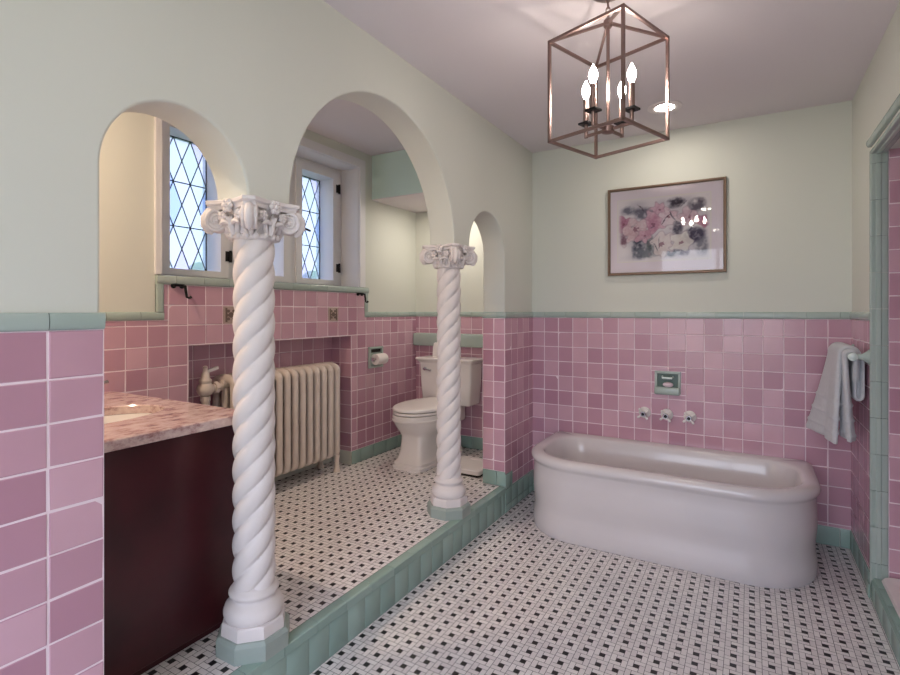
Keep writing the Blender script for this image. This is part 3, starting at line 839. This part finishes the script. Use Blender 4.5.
a = MB(); a.bar((xv, yv, .80), (xv, yv + .075, .818), .022, .016); a.build('handle', 'porcelain', va)

# ------------------------------------------------------------------ TOILET
tc_ = (-2.125, YT - .008, ZS)
t = thing('toilet', 'white two piece toilet against the pink tiled nook wall', 'toilet', tc_); t.scale = (1, 1, .965)
def sup(hx, hy, cy, z, e, n=48, fe=None):
    pts = []
    for i in range(n):
        th = 2 * PI * i / n; c, s = math.cos(th), math.sin(th)
        ee = e
        pts.append((hx * math.copysign(abs(c) ** (2 / ee), c), cy + hy * math.copysign(abs(s) ** (2 / ee), s), z))
    return pts
rings = [(.138, .33, -.43, 0, 9), (.138, .33, -.43, .022, 9), (.129, .321, -.43, .028, 9), (.129, .321, -.43, .048, 9), (.121, .312, -.43, .056, 9), (.113, .30, -.425, .07, 8),
         (.106, .287, -.42, .12, 7), (.104, .278, -.42, .20, 6), (.110, .278, -.42, .235, 5), (.130, .288, -.43, .262, 3.6), (.158, .305, -.445, .295, 2.8), (.180, .321, -.458, .33, 2.4),
         (.190, .331, -.466, .352, 2.3), (.197, .336, -.469, .358, 2.25), (.199, .338, -.470, .368, 2.25), (.193, .333, -.469, .374, 2.25), (.195, .335, -.469, .395, 2.25), (.191, .331, -.469, .402, 2.25)]
a = MB(); a.loft([sup(hx, hy, cy, z, e) for hx, hy, cy, z, e in rings])
a.box(-.10, .10, -.24, -.03, .25, .40, .02)
a.build('bowl', 'porcelain', t, ang=40)
def egg(sc, z, dx=0):
    return [((.196 * sc) * math.cos(2 * PI * i / 56) * (1 - .06 * math.sin(2 * PI * i / 56)), -.482 + (.318 * sc + 0) * math.sin(2 * PI * i / 56), z) for i in range(56)]
a = MB(); a.loft([egg(.97, .405), egg(1.0, .410), egg(1.0, .420), egg(.985, .425)]); a.build('seat', 'seat', t, ang=45)
a = MB(); a.loft([egg(.985, .431), egg(1.01, .435), egg(1.01, .445), egg(.99, .452), egg(.93, .457), egg(.7, .461), egg(.3, .463)])
a.box(-.10, .10, -.20, -.165, .405, .445, .008); a.build('lid', 'seat', t, ang=45)
def tk(hx, y0, y1, z, r=.02): return rrect(-hx, hx, y0, y1, r, 5, z)
a = MB(); a.loft([tk(.215, -.195, -.012, .40), tk(.222, -.20, -.01, .41), tk(.236, -.208, -.008, .58), tk(.242, -.212, -.006, .738)]); a.build('tank', 'porcelain', t, ang=40)
a = MB(); a.loft([tk(.244, -.213, -.004, .738), tk(.246, -.215, -.004, .744), tk(.252, -.222, -.003, .748), tk(.266, -.236, -.002, .766), tk(.270, -.24, -.001, .768), tk(.271, -.241, -.001, .780), tk(.266, -.236, -.004, .785), tk(.24, -.21, -.03, .787)])
a.build('tank_lid', 'porcelain', t, ang=30)
a = MB(); a.lathe([(.016, 0), (.016, .006), (.009, .012), (.009, .022)], (-.185, -.211, .69), (0, -1, 0), 16); a.tube([(-.185, -.231, .69), (-.16, -.234, .688), (-.115, -.232, .68)], [.008, .007, .009], 10)
a.build('flush_lever', 'chrome', t)
for s1 in (-1, 1):
    a = MB(); a.lathe([(.016, .0), (.015, .014), (.008, .022)], (s1 * .118, -.25, .022), seg=14); a.build('bolt_cap', 'porcelain', t)
# small dispenser on the tank lid
tx = (-2.255, YT - .10, ZS + .787 * .965)
a = MB(); a.loft([rrect(-.045, .045, -.03, .03, .012, 4, 0), rrect(-.042, .042, -.028, .028, .012, 4, .07), rrect(-.034, .034, -.026, .026, .012, 4, .112), rrect(-.02, .02, -.018, .018, .01, 4, .118)])
fr_ = thing('air_freshener', 'small white container standing on the toilet tank lid', 'container', tx)
a.build('case', 'seat', fr_)
a = MB(); a.box(.012, .036, -.034, -.026, .018, .05, .003); a.build('vent', 'rubber', fr_)

# bathroom scale lying beside the pier
sc = thing('bathroom_scale', 'flat white bathroom scale on the floor between toilet and tiled pier', 'scale', (-1.735, 3.27, ZS))
a = MB(); a.loft([rrect(-.14, .14, -.15, .15, .02, 4, 0), rrect(-.14, .14, -.15, .15, .02, 4, .016)]); a.build('base', 'rubber', sc)
a = MB(); a.loft([rrect(-.143, .143, -.155, .155, .02, 4, .016), rrect(-.143, .143, -.155, .155, .02, 4, .04), rrect(-.136, .136, -.148, .148, .016, 4, .046)]); a.build('platform', 'seat', sc)
a = MB(); a.box(-.05, .05, .08, .12, .046, .0475); a.build('dial', 'lamptrim', sc)

# toilet paper holder and roll
h = thing('toilet_paper_holder', 'grey green ceramic paper holder set in the pink wall', 'paper holder', (XW + .006, 3.19, .945))
og = (XW + .006, 3.19, .945)
def ringbox(a, x0, x1, y0, y1, z0, z1, w):
    a.box(x0, x1, y0, y1, z1 - w, z1, .004); a.box(x0, x1, y0, y1, z0, z0 + w, .004)
    a.box(x0, x1, y0, y0 + w, z0 + w * .8, z1 - w * .8, .004); a.box(x0, x1, y1 - w, y1, z0 + w * .8, z1 - w * .8, .004)
a = MB(); ringbox(a, XW + .004, XW + .024, 3.105, 3.275, .865, 1.03, .018); a.box(XW + .004, XW + .009, 3.11, 3.27, .87, 1.025)
a.build('frame', 'green', h, og)
a = MB(); a.box(XW + .009, XW + .0095, 3.125, 3.255, .985, 1.01); a.build('slot', 'rubber', h, og)
a = MB(); a.cyl((XW + .053, 3.118, .935), (XW + .053, 3.262, .935), .008, 12)
for y in (3.114, 3.257): a.box(XW + .02, XW + .062, y, y + .009, .92, .95, .003)
a.build('roller', 'chrome', h, og)
a = MB(); a.lathe([(.012, 0), (.041, 0), (.042, .004), (.042, .113), (.041, .117), (.012, .117), (.012, 0)], (XW + .053, 3.1315, .935), (0, 1, 0), 36, False, False)
o = a.build('toilet_paper_roll', 'paper', None, (XW + .053, 3.19, .935)); tag(o, 'white toilet paper roll in the ceramic wall holder', 'toilet paper')

# black hooks under the sill
def hook(y, lab):
    o = thing('wall_hook', lab, 'hook', (XW + .006, y, 1.445), 'black hooks under the window sill')
    a = MB(); a.lathe([(.014, 0), (.014, .004), (.006, .008)], (0, -.045, -.008), (1, 0, 0), 12); a.lathe([(.014, 0), (.014, .004)], (0, 0, -.008), (1, 0, 0), 12)
    a.build('mount', 'darkmetal', o)
    a = MB(); a.bar((.012, -.05, -.006), (.012, .005, -.006), .012); a.tube([(.004, 0, -.008), (.03, 0, -.01), (.034, .002, -.04), (.034, .006, -.066), (.036, .018, -.07), (.038, .028, -.064)], [.006, .007, .007, .006, .006, .008], 10)
    a.build('arm', 'darkmetal', o)
hook(1.60, 'black iron hook left of the near twisted column, under the sill')
hook(3.03, 'black iron hook below the far right end of the green sill')

# ------------------------------------------------------------------ BATHTUB
tx0, tx1, ty0, ty1 = -1.2, .305, 2.815, YB - .0145
tub = thing('bathtub', 'long white enamel bathtub against the pink tiled wall', 'bathtub', ((tx0 + tx1) / 2, (ty0 + ty1) / 2, 0))
og = tuple(tub.location)
def tr(d, z, db=None, rf=.33, rb=.035):
    db = 0 if db is None else db
    return rrect(tx0 + d, tx1 - d, ty0 + d, ty1 - db, max(rf - d, .05), 14, z, max(rb if db == 0 else .16, .03))
rings = [tr(.020, 0.0000), tr(.014, 0.0126), tr(.012, 0.0525), tr(.016, 0.0945), tr(.022, 0.1313), tr(.022, 0.1680), tr(.016, 0.2100), tr(.013, 0.2520), tr(.015, 0.3360), tr(.017, 0.3906), tr(.012, 0.4032), tr(.004, 0.4116), tr(0, 0.4242), tr(.002, 0.4389), tr(.012, 0.4515), tr(.03, 0.4589),
         tr(.062, 0.4589, .075), tr(.074, 0.4526, .085), tr(.082, 0.4410, .092), tr(.098, 0.3465, .105), tr(.115, 0.2310, .12), tr(.14, 0.1470, .14), tr(.19, 0.1050, .19), tr(.26, 0.0945, .24)]
a = MB(); a.loft(rings); a.build('shell', 'tubwhite', tub, og, ang=60)
a = MB(); a.lathe([(.001, 0), (.034, 0), (.034, .004), (.024, .010), (.001, .012)], (tx0 + .095, 3.15, .355), (.98, 0, .18), 24); a.bar((tx0 + .103, 3.12, .36), (tx0 + .112, 3.17, .358), .014)
a.build('overflow_plate', 'chrome', tub, og)
a = MB(); a.lathe([(.03, .09), (.03, .094), (.012, .096)], (tx0 + .45, 3.18, 0), seg=20); a.build('drain', 'chrome', tub, og)

# three wall valves
for x, lab in ((-.594, 'leftmost of the three white and chrome tub taps below the soap dish'), (-.459, 'middle one of the three white and chrome tub taps'), (-.325, 'rightmost of the three white and chrome tub taps below the soap dish')):
    o = thing('tub_tap', lab, 'tap', (x, YB - .006, .646), 'taps on the wall above the tub')
    a = MB(); a.lathe([(.037, 0), (.037, .006), (.031, .014), (.020, .020), (.016, .024)], (0, 0, 0), (0, -1, 0), 28); a.build('escutcheon', 'porcelain', o)
    a = MB(); a.lathe([(.012, .02), (.012, .05), (.018, .054), (.018, .07), (.013, .074)], (0, 0, 0), (0, -1, 0), 20); a.build('stem', 'chrome', o)
    for k in range(4):
        t_ = R(38 + 90 * k); dx, dz = math.cos(t_), math.sin(t_)
        a = MB(); a.tube([(.012 * dx, -.062, .012 * dz), (.028 * dx, -.062, .028 * dz), (.036 * dx, -.062, .036 * dz), (.043 * dx, -.062, .043 * dz)], [.005, .006, .0085, .006], 10)
        a.build('handle_arm', 'porcelain', o)
    a = MB(); a.lathe([(.010, .074), (.010, .077), (.001, .079)], (0, 0, 0), (0, -1, 0), 16); a.build('index_button', 'darkmetal', o)

# soap dish niche
o = thing('soap_dish', 'green ceramic soap dish set in the pink wall above the tub taps', 'soap dish', ((NX0 + NX1) / 2, YB, NZ0))
og = tuple(o.location)
a = MB()
yf = YB - .018
a.box(NX0, NX1, yf, YB, NZ1 - .016, NZ1, .004); a.box(NX0, NX0 + .016, yf, YB, NZ0 + .04, NZ1 - .012, .004); a.box(NX1 - .016, NX1, yf, YB, NZ0 + .04, NZ1 - .012, .004)
a.build('frame', 'green', o, og)
a = MB(); a.box(NX0, NX1, yf - .03, YB, NZ0, NZ0 + .048, .012); a.build('tray', 'green', o, og)
a = MB(); a.box(NX0 + .01, NX1 - .01, YB - .004, YB, NZ0 + .04, NZ1 - .01); a.build('recess', 'niche', o, og)
a = MB(); a.tube([(NX0 + .045, YB - .006, NZ1 - .035), (NX0 + .05, yf - .02, NZ1 - .04), (NX1 - .05, yf - .02, NZ1 - .04), (NX1 - .045, YB - .006, NZ1 - .035)], .007, 10); a.build('grab_bar', 'glassbar', o, og)
a = MB(); a.ball(((NX0 + NX1) / 2 + .004, YB - .024, NZ0 + .064), .030, 1.05, .5, .55, 20, 10)
q = a.build('soap_bar', 'soap', None, ((NX0 + NX1) / 2, YB - .024, NZ0 + .048)); tag(q, 'pale bar of soap sitting in the green wall soap dish', 'soap')

# ------------------------------------------------------------------ PICTURE
px0, px1, pz0, pz1 = -.829, -.123, 1.545, 2.123
p = thing('framed_picture', 'bronze framed floral watercolour on the wall above the tub', 'picture', ((px0 + px1) / 2, YB, pz0))
og = tuple(p.location); fw_ = .017
a = MB()
prof = [(0, 0), (0, .02), (.003, .024), (.010, .024), (.013, .018), (fw_, .016), (fw_, 0)]
cs = [(px0, pz0, 1, 1), (px1, pz0, -1, 1), (px1, pz1, -1, -1), (px0, pz1, 1, -1)]
rs = [[(x + sx * d, YB - e, z + sz * d) for d, e in prof] for x, z, sx, sz in cs]; rs.append(rs[0])
a.loft(rs, False, False); a.build('frame', 'frame', p, og, ang=25)
a = MB(); a.box(px0 + .012, px1 - .012, YB - .008, YB - .002, pz0 + .012, pz1 - .012)
mb_ = a.build('mat_board', 'matboard', p, og)
mw, mh0, mh1 = .062, .092, .082
ax0, ax1, az0, az1 = px0 + .066, px1 - .088, pz0 + .090, pz1 - .082
a = MB(); ringb = [(ax0 - .006, ax1 + .006, az1, az1 + .006), (ax0 - .006, ax1 + .006, az0 - .006, az0), (ax0 - .006, ax0, az0, az1), (ax1, ax1 + .006, az0, az1)]
for (x0, x1, z0, z1) in ringb: a.box(x0, x1, YB - .0092, YB - .008, z0, z1)
a.build('mat_bevel', 'matline', mb_, og)
# painted print: loose flowers computed per vertex
nx_, nz_ = 190, 140
rnd = random.Random(5)
AW, AH = ax1 - ax0, az1 - az0
blossoms = [  # u, w, radius, petal tint inner, outer, petals
    (.06, .62, .16, (176, 104, 134), (216, 164, 184), 5), (.93, .56, .12, (170, 92, 124), (212, 156, 178), 5), (.46, .80, .15, (204, 150, 172), (232, 200, 210), 6),
    (.40, .60, .20, (198, 134, 160), (232, 196, 208), 5), (.19, .52, .23, (210, 172, 180), (240, 226, 226), 5), (.57, .66, .19, (214, 178, 190), (238, 222, 226), 6),
    (.78, .66, .17, (206, 170, 184), (236, 218, 224), 5), (.50, .24, .24, (226, 206, 204), (243, 232, 230), 6), (.71, .27, .19, (232, 222, 216), (246, 240, 236), 5), (.30, .40, .13, (196, 140, 160), (228, 190, 204), 5)]
washes = [(.24, .22, .07, .24, (62, 62, 84)), (.30, .76, .12, .09, (112, 108, 124)), (.66, .90, .09, .07, (52, 44, 58)), (.83, .36, .12, .12, (70, 62, 86)), (.86, .82, .08, .10, (104, 96, 112)), (.66, .48, .045, .13, (74, 66, 84)),
    (.12, .82, .09, .07, (120, 116, 132)), (.33, .14, .15, .09, (128, 130, 140)), (.62, .10, .12, .07, (118, 118, 126)), (.92, .20, .08, .13, (140, 136, 148)), (.06, .36, .05, .12, (128, 84, 104)), (.49, .69, .05, .06, (98, 44, 66)), (.36, .30, .05, .12, (84, 92, 98)), (.74, .12, .05, .08, (110, 96, 112))]
strokes = [(rnd.uniform(.05, .95), rnd.uniform(.08, .9), rnd.uniform(.4, 2.4), rnd.uniform(.06, .15), rnd.uniform(.008, .018), rnd.choice([(60, 58, 76), (84, 80, 96), (98, 104, 108), (70, 50, 66)])) for _ in range(12)]
def paint(u, w):
    q1 = noise.noise(Vector((u * 6, w * 5, 1.3))); q2 = noise.noise(Vector((u * 6, w * 5, 9.7)))
    n2 = noise.noise(Vector((u * 16, w * 13, 7.1))); n3 = noise.noise(Vector((u * 44, w * 36, 3.3)))
    U, W = u + q1 * .030 + n2 * .010, w + q2 * .040 + n2 * .014
    c = Vector((238, 229, 230))
    ed = min(u * 1.35, (1 - u) * 1.35, w, 1 - w)
    fade = max(0, min(1, (ed - .004) * 16))
    c = c.lerp(Vector((196, 188, 198)), max(0, min(1, q1 + .45)) * fade * .6)
    for (x, y, rx, ry, cc) in washes:
        d = math.hypot((U - x) / rx, (W - y) / ry)
        k = max(0, min(1, (1.25 - d) * 1.3)) * (.9 + .9 * n2 + .5 * n3)
        c = c.lerp(Vector(cc), max(0, min(.92, k)) * fade)
    for (fx, fz, fr, ci, co_, np_) in blossoms:
        dx, dz = (U - fx) * 1.35, W - fz
        d = math.hypot(dx, dz); an = math.atan2(dz, dx) + fx * 30
        rr = fr * (.86 + .14 * math.cos(np_ * an)) * (1 + .35 * n2)
        if d < rr:
            q = d / rr
            fold = (.5 + .5 * math.cos(np_ * an + PI)) ** 2
            t_ = max(0, min(1, .15 + .65 * (1 - q) + .55 * fold * q + .8 * q2 + .4 * n3 - .1))
            cc = Vector(co_).lerp(Vector(ci), t_)
            if q < .17 + .1 * n3: cc = cc.lerp(Vector((120, 62, 84)), .6)
            if q > .84: cc = cc.lerp(Vector((134, 96, 116)), min(.6, (q - .84) * 6))
            c = c.lerp(cc, min(1, (1 - q) * 7) * .9 * fade)
    for (lx, lz, an, L, wd_, cc) in strokes:
        dx, dz = (U - lx) * 1.35, W - lz
        a1 = dx * math.cos(an) + dz * math.sin(an); b1 = -dx * math.sin(an) + dz * math.cos(an)
        if abs(a1) < L:
            q = abs(b1) / (wd_ * (1 - (a1 / L) ** 2) + 1e-5)
            if q < 1: c = c.lerp(Vector(cc), .7 * min(1, (1 - q) * 2) * (.7 + n3) * fade)
    return c
vs = []; fs = []; cols = []
for j in range(nz_ + 1):
    for i in range(nx_ + 1):
        u, w = i / nx_, j / nz_
        vs.append((ax0 + AW * u - og[0], YB - .0088 - og[1], az0 + AH * w - og[2])); c = paint(u, w); cols.append([lin(max(0, min(255, q))) for q in c] + [1])
for j in range(nz_):
    for i in range(nx_):
        q = j * (nx_ + 1) + i; fs.append((q, q + 1, q + nx_ + 2, q + nx_ + 1))
me = bpy.data.meshes.new('print'); me.from_pydata(vs, [], fs); me.materials.append(M['art'])
ca = me.color_attributes.new('ink', 'FLOAT_COLOR', 'POINT')
ca.data.foreach_set('color', [x for c in cols for x in c])
o = bpy.data.objects.new('print', me); COL.objects.link(o); o.parent = p
a = MB(); a.add([(px0 + .012, YB - .0125, pz0 + .012), (px1 - .012, YB - .0125, pz0 + .012), (px1 - .012, YB - .0125, pz1 - .012), (px0 + .012, YB - .0125, pz1 - .012)], [(0, 1, 2, 3)])
a.build('glazing', 'glazing', p, og, fix=False)

# ------------------------------------------------------------------ TOWEL BAR AND TOWEL
bx, bz = .410, 1.095
o = thing('towel_bar', 'milky glass towel bar on green ceramic posts on the right wall', 'towel bar', (XR, 3.23, bz))
og = (XR, 3.23, bz)
a = MB(); a.cyl((bx, 2.985, bz), (bx, 3.475, bz), .0095, 16); a.build('rod', 'glassbar', o, og)
for y in (3.01, 3.45):
    a = MB()
    rs = []
    for (q, w, hh) in ((0, .026, .036), (.006, .026, .036), (.012, .021, .028), (.03, .013, .015), (.055, .011, .012), (.066, .014, .015)):
        rs.append([(XR - .006 - q, y + w * math.cos(2 * PI * i / 20), bz + hh * math.sin(2 * PI * i / 20)) for i in range(20)])
    a.loft(rs); a.lathe([(.010, -.02), (.017, -.017), (.019, 0), (.017, .017), (.010, .02)], (bx, y, bz), (0, 1, 0), 20)
    pst = a.build('post', 'green', o, og)
a = MB(); a.lathe([(.012, 0), (.019, .004), (.019, .01), (.012, .016), (.004, .018)], (bx, 2.99, bz), (0, -1, 0), 20); a.build('end_knob', 'glassbar', o, og)

def towel():
    """thick terry towel folded lengthwise, hung over the bar"""
    a = MB()
    def sheet(y0, y1, front, back, rad, th, flare, ribs, seedw, ny=40, zf=None):
        # centre line as (x offset from bar, z) by arc length
        ns = 170; pts_rows = []
        for jy in range(ny + 1):
            w = jy / ny; y = y0 + (y1 - y0) * w
            row = []
            Lf, La, Lb = front, PI * rad, back
            for i in range(ns + 1):
                s = (Lf + La + Lb) * i / ns
                if s < Lf:
                    d = 1 - s / Lf            # 1 at the hem, 0 at the bar
                    wave = math.sin(w * 2 * PI * 1.5 + seedw) * .010 * d + math.sin(w * 2 * PI * 3.3 + seedw * 2 + d * 1.5) * .004 * d
                    x = -rad - (flare[0] + (flare[1] - flare[0]) * w) * d ** 1.2 - wave
                    z = -(Lf - s) * 1.0
                    yy = y + (w - .5) * .05 * d
                    if ribs:
                        for zr in (.225, .230, .300, .305, .372):
                            pass
                elif s < Lf + La:
                    t_ = (s - Lf) / rad; x = -rad * math.cos(t_); z = rad * math.sin(t_); yy = y
                else:
                    q = s - Lf - La; d = q / max(Lb, .01); x = rad - .004 * d; z = -q; yy = y
                row.append(Vector((bx + x, yy, bz + z)))
            pts_rows.append(row)
        # thicken: outer and inner surface with rounded hems
        outer, inner = [], []
        for jy in range(ny + 1):
            ro, ri = [], []
            for i in range(ns + 1):
                P = pts_rows[jy][i]
                ds = pts_rows[jy][min(i + 1, ns)] - pts_rows[jy][max(i - 1, 0)]
                dy = pts_rows[min(jy + 1, ny)][i] - pts_rows[max(jy - 1, 0)][i]
                n = ds.cross(dy); n.normalize()
                if n.length == 0: n = Vector((-1, 0, 0))
                e = min(1, min(jy, ny - jy) / 2.0, (min(i, ns - i) + .3) / 1.6); k = th / 2 * math.sqrt(max(0, 1 - (1 - e) ** 2)) + .0006
                if ribs:
                    zz_ = bz - P.z
                    for zr in ribs:
                        k += .005 * math.exp(-((zz_ - zr) / .007) ** 2)
                ro.append(P + n * k); ri.append(P - n * k)
            outer.append(ro); inner.append(ri)
        rings = [outer[j] + list(reversed(inner[j])) for j in range(ny + 1)]
        a.loft(rings)
    sheet(3.075, 3.44, .425, .20, .036, .022, (.012, .10), (.235, .305, .375), .4)
    sheet(3.03, 3.16, .40, .12, .021, .022, (-.022, -.008), (.235, .305, .375), 1.9, ny=16)
    return a
tw = towel().build('towel', 'towel', None, (bx, 3.24, bz), ang=80)
# back fold of the same towel: a soft loop hanging between bar and wall
a = MB()
loop = []
for i in range(34):
    f_ = i / 33
    if f_ < .42: loop.append((bx + .018 + .004 * f_, bz + .01 - .20 * f_ / .42))
    elif f_ < .58:
        t_ = (f_ - .42) / .16 * PI; loop.append((bx + .034 - .0145 * math.cos(t_), bz - .19 - .018 * math.sin(t_)))
    else: loop.append((bx + .049, bz - .19 + .19 * (f_ - .58) / .42))
rs = []
nY = 14
for j in range(nY + 1):
    y = 3.05 + .36 * j / nY; e = min(1, min(j, nY - j) / 1.5 + .35); th = .0085 * e
    top, bot = [], []
    for i in range(34):
        p0 = loop[max(i - 1, 0)]; p1 = loop[min(i + 1, 33)]; dx, dz = p1[0] - p0[0], p1[1] - p0[1]; l = math.hypot(dx, dz)
        nx, nz = -dz / l, dx / l
        top.append((loop[i][0] + nx * th, y, loop[i][1] + nz * th)); bot.append((loop[i][0] - nx * th, y, loop[i][1] - nz * th))
    rs.append(top + bot[::-1])
a.loft(rs)
bf = a.build('back_fold', 'towel', tw, (bx, 3.24, bz), ang=80)
tag(tw, 'folded white bath towel with ribbed bands hanging on the right wall', 'towel')

# ------------------------------------------------------------------ LANTERN
lc = Vector((-.4435, 1.894, ZC))
la = thing('lantern_pendant', 'open bronze cage lantern with four lit candle bulbs hanging from ceiling', 'ceiling light', lc)
zt, zb_ = 2.287 - ZC, 1.925 - ZC; hs = .148; an = R(-19)
rot = Matrix.Rotation(an, 3, 'Z')
cr_ = [rot @ Vector((sx * hs, sy * hs, 0)) for sx, sy in ((-1, -1), (1, -1), (1, 1), (-1, 1))]
up = Vector((0, 0, 1)); bw = .0098
a = MB()
for i in range(4):
    A, B = cr_[i], cr_[(i + 1) % 4]
    for z in (zt, zb_): a.bar(A + up * z, B + up * z, bw, ext=bw / 2)
    a.obox(A + up * (zt + zb_) / 2, rot @ Vector((1, 0, 0)), rot @ Vector((0, 1, 0)), up, bw / 2, bw / 2, (zt - zb_) / 2 + bw / 2 + .0005)
a.build('cage', 'bronze', la, ang=20)
hub = zt + .062
a = MB()
for c in cr_: a.bar(c * .98 + up * (zt + .002), up * hub, .009)
a.lathe([(.012, hub - .018), (.016, hub - .012), (.016, hub + .008), (.008, hub + .016)], seg=16)
a.build('top_arms', 'bronze', la, ang=20)
a = MB(); zl = 1.960 - ZC
a.cyl((0, 0, zl), (0, 0, hub), .006, 14); a.lathe([(.006, zl - .012), (.022, zl - .008), (.022, zl + .012), (.010, zl + .02)], seg=20)
a.build('stem', 'bronze', la)
# chain and canopy
for i in range(5):
    z = hub + .022 + i * .0215
    if z > -.022: break
    a = MB(); pth = []
    ax_ = Vector((1, 0, 0)) if i % 2 else Vector((0, 1, 0))
    for k in range(16):
        t_ = 2 * PI * k / 16; pth.append(ax_ * (.007 * math.cos(t_)) + up * (z + .014 * math.sin(t_)))
    a.tube(pth, .0022, 8, closed=True, up=(0.3, 0.4, .2)); a.build('chain_link', 'bronze', la)
a = MB(); a.lathe([(.062, 0), (.062, -.006), (.050, -.014), (.015, -.022), (.006, -.03)], seg=28); a.build('ceiling_canopy', 'bronze', la)
for k in range(4):
    d = rot @ Vector((math.cos(PI / 2 * k), math.sin(PI / 2 * k), 0)); P = d * .093
    a = MB()
    a.bar(up * (zl + .002), P + up * (zl + .002), .009, ext=.003); a.cyl(P + up * (zl - .004), P + up * (2.006 - ZC), .007, 12)
    arm = a.build('candle_arm', 'bronze', la, ang=30)
    a = MB(); a.obox(P + up * (2.009 - ZC), rot @ Vector((1, 0, 0)), rot @ Vector((0, 1, 0)), up, .021, .021, .0035); a.build('drip_plate', 'darkmetal', arm)
    a = MB(); a.cyl(P + up * (2.012 - ZC), P + up * (2.100 - ZC), .0105, 16); a.build('candle_sleeve', 'bronze', arm)
    a = MB(); z = 2.100 - ZC
    a.lathe([(.007, z), (.008, z + .006), (.0125, z + .016), (.0155, z + .028), (.0145, z + .040), (.010, z + .052), (.005, z + .062), (.0015, z + .070)], P, up, 20)
    a.build('bulb', 'bulb', arm, ang=80)

# recessed ceiling lights
def downlight(x, y, z, lab, group='recessed ceiling lights', r=.092, glow='downlight'):
    o = thing('recessed_ceiling_light', lab, 'recessed light', (x, y, z), group)
    a = MB(); a.lathe([(r, .004), (r, -.003), (r - .006, -.006), (r - .030, -.007), (r - .042, -.003)], seg=40, cap0=True, cap1=False)
    a.build('trim_ring', 'lamptrim', o)
    a = MB(); a.lathe([(.001, -.0046), (r - .042, -.0046)], seg=40, cap0=False, cap1=False); a.build('lamp', glow, o, fix=False)
downlight(-.418, 3.133, ZC, 'round recessed ceiling light right of the lantern')
downlight(-.43, .62, ZC, 'unseen round ceiling light added for fill in the near part of the room')  # out of view, added to light the near end
downlight(-.43, -1.1, ZC, 'unseen round ceiling light added for fill at the rear of the room')  # added behind the camera as extra fill, never in view
downlight(-2.06, 3.46, 2.174, 'round recessed light in the low soffit over the toilet', r=.1)
downlight(-2.1, .62, ZC2, 'round recessed light over the vanity basin', r=.1, glow='warmlight')

# ------------------------------------------------------------------ GARDEN outside
mb = MB(); mb.box(-60, -3.2, -25, 40, -1.3, -1.2); struct(mb.build('ground', 'lawn'), 'lawn outside the windows')
rnd = random.Random(3)
for i, (x, y, r_, zc) in enumerate(((-9.5, 4.2, .95, 1.35), (-9.8, 7.0, 1.0, 1.3), (-9.6, 9.8, .95, 1.35), (-10.2, 12.7, 1.0, 1.3), (-10.4, 15.6, 1.0, 1.4))):
    o = thing('garden_shrub', 'green garden shrub outside the leaded windows', 'shrub', (x, y, -1.2), 'shrubs outside the windows')
    a = MB()
    for k in range(60):
        t_, q = rnd.uniform(0, 2 * PI), rnd.uniform(-1, 1); rr = r_ * rnd.uniform(.6, 1)
        c = Vector((math.cos(t_) * math.sqrt(1 - q * q), math.sin(t_) * math.sqrt(1 - q * q), q)) * rr
        a.ball((c.x, c.y, c.z + zc + 1.2), rnd.uniform(.18, .36), 1, 1, .8, 8, 6)
    a.build('foliage', 'leaf', o, ang=80)
    a = MB(); a.cyl((0, 0, 0), (0, 0, zc + 1.2), .08, 10, .05); a.build('stem', 'wood', o)

# ------------------------------------------------------------------ LIGHT, WORLD, CAMERA
wd = bpy.data.worlds.new('World'); scene.world = wd; wd.use_nodes = True
nt = wd.node_tree; N = nt.nodes; L = nt.links; N.clear()
tc = N.new('ShaderNodeTexCoord'); sp = N.new('ShaderNodeSeparateXYZ'); L.new(tc.outputs['Generated'], sp.inputs[0])
cr = N.new('ShaderNodeValToRGB'); e = cr.color_ramp.elements
for e_, c_ in zip(e, ((.22, .25, .2, 1), (1.05, 1.35, 2.1, 1))): e_.color = c_
e[0].position = .46; e[1].position = .92
for p_, c_ in ((.52, (.82, .87, .98, 1)), (.67, (.76, .84, 1.02, 1))):
    x = e.new(p_); x.color = c_
mr = N.new('ShaderNodeMapRange'); mr.inputs['From Min'].default_value = -1; L.new(sp.outputs['Z'], mr.inputs['Value']); L.new(mr.outputs['Result'], cr.inputs['Fac'])
bg = N.new('ShaderNodeBackground'); L.new(cr.outputs['Color'], bg.inputs['Color']); bg.inputs['Strength'].default_value = 3.1
ow = N.new('ShaderNodeOutputWorld'); L.new(bg.outputs[0], ow.inputs['Surface'])

def portal(loc, rot, sx, sy):
    l = bpy.data.lights.new('daylight_portal', 'AREA'); l.shape = 'RECTANGLE'; l.size = sx; l.size_y = sy; l.cycles.is_portal = True
    o = bpy.data.objects.new('daylight_portal', l); COL.objects.link(o); o.location = loc; o.rotation_euler = rot
portal(((ra + rb_) / 2, YREAR - .14, (rc0 + rd) / 2), (R(90), 0, 0), rb_ - ra, rd - rc0)
portal((B_ - .02, 2.265, 1.92), (R(90), 0, R(-90)), 1.4, .95)

cam = bpy.data.cameras.new('camera'); co = bpy.data.objects.new('camera', cam); COL.objects.link(co)
TH = math.atan(300 / 514)
co.location = (0, 0, 1.305); co.rotation_euler = (R(90), 0, TH)
cam.sensor_width = 36; cam.lens = 514 / 900 * 36; cam.shift_y = -26 / 900; cam.clip_start = .02
scene.camera = co
scene.view_settings.view_transform = 'Standard'; scene.view_settings.look = 'None'; scene.view_settings.gamma = 1
scene.view_settings.use_curve_mapping = False
scene.view_settings.exposure = 1.12
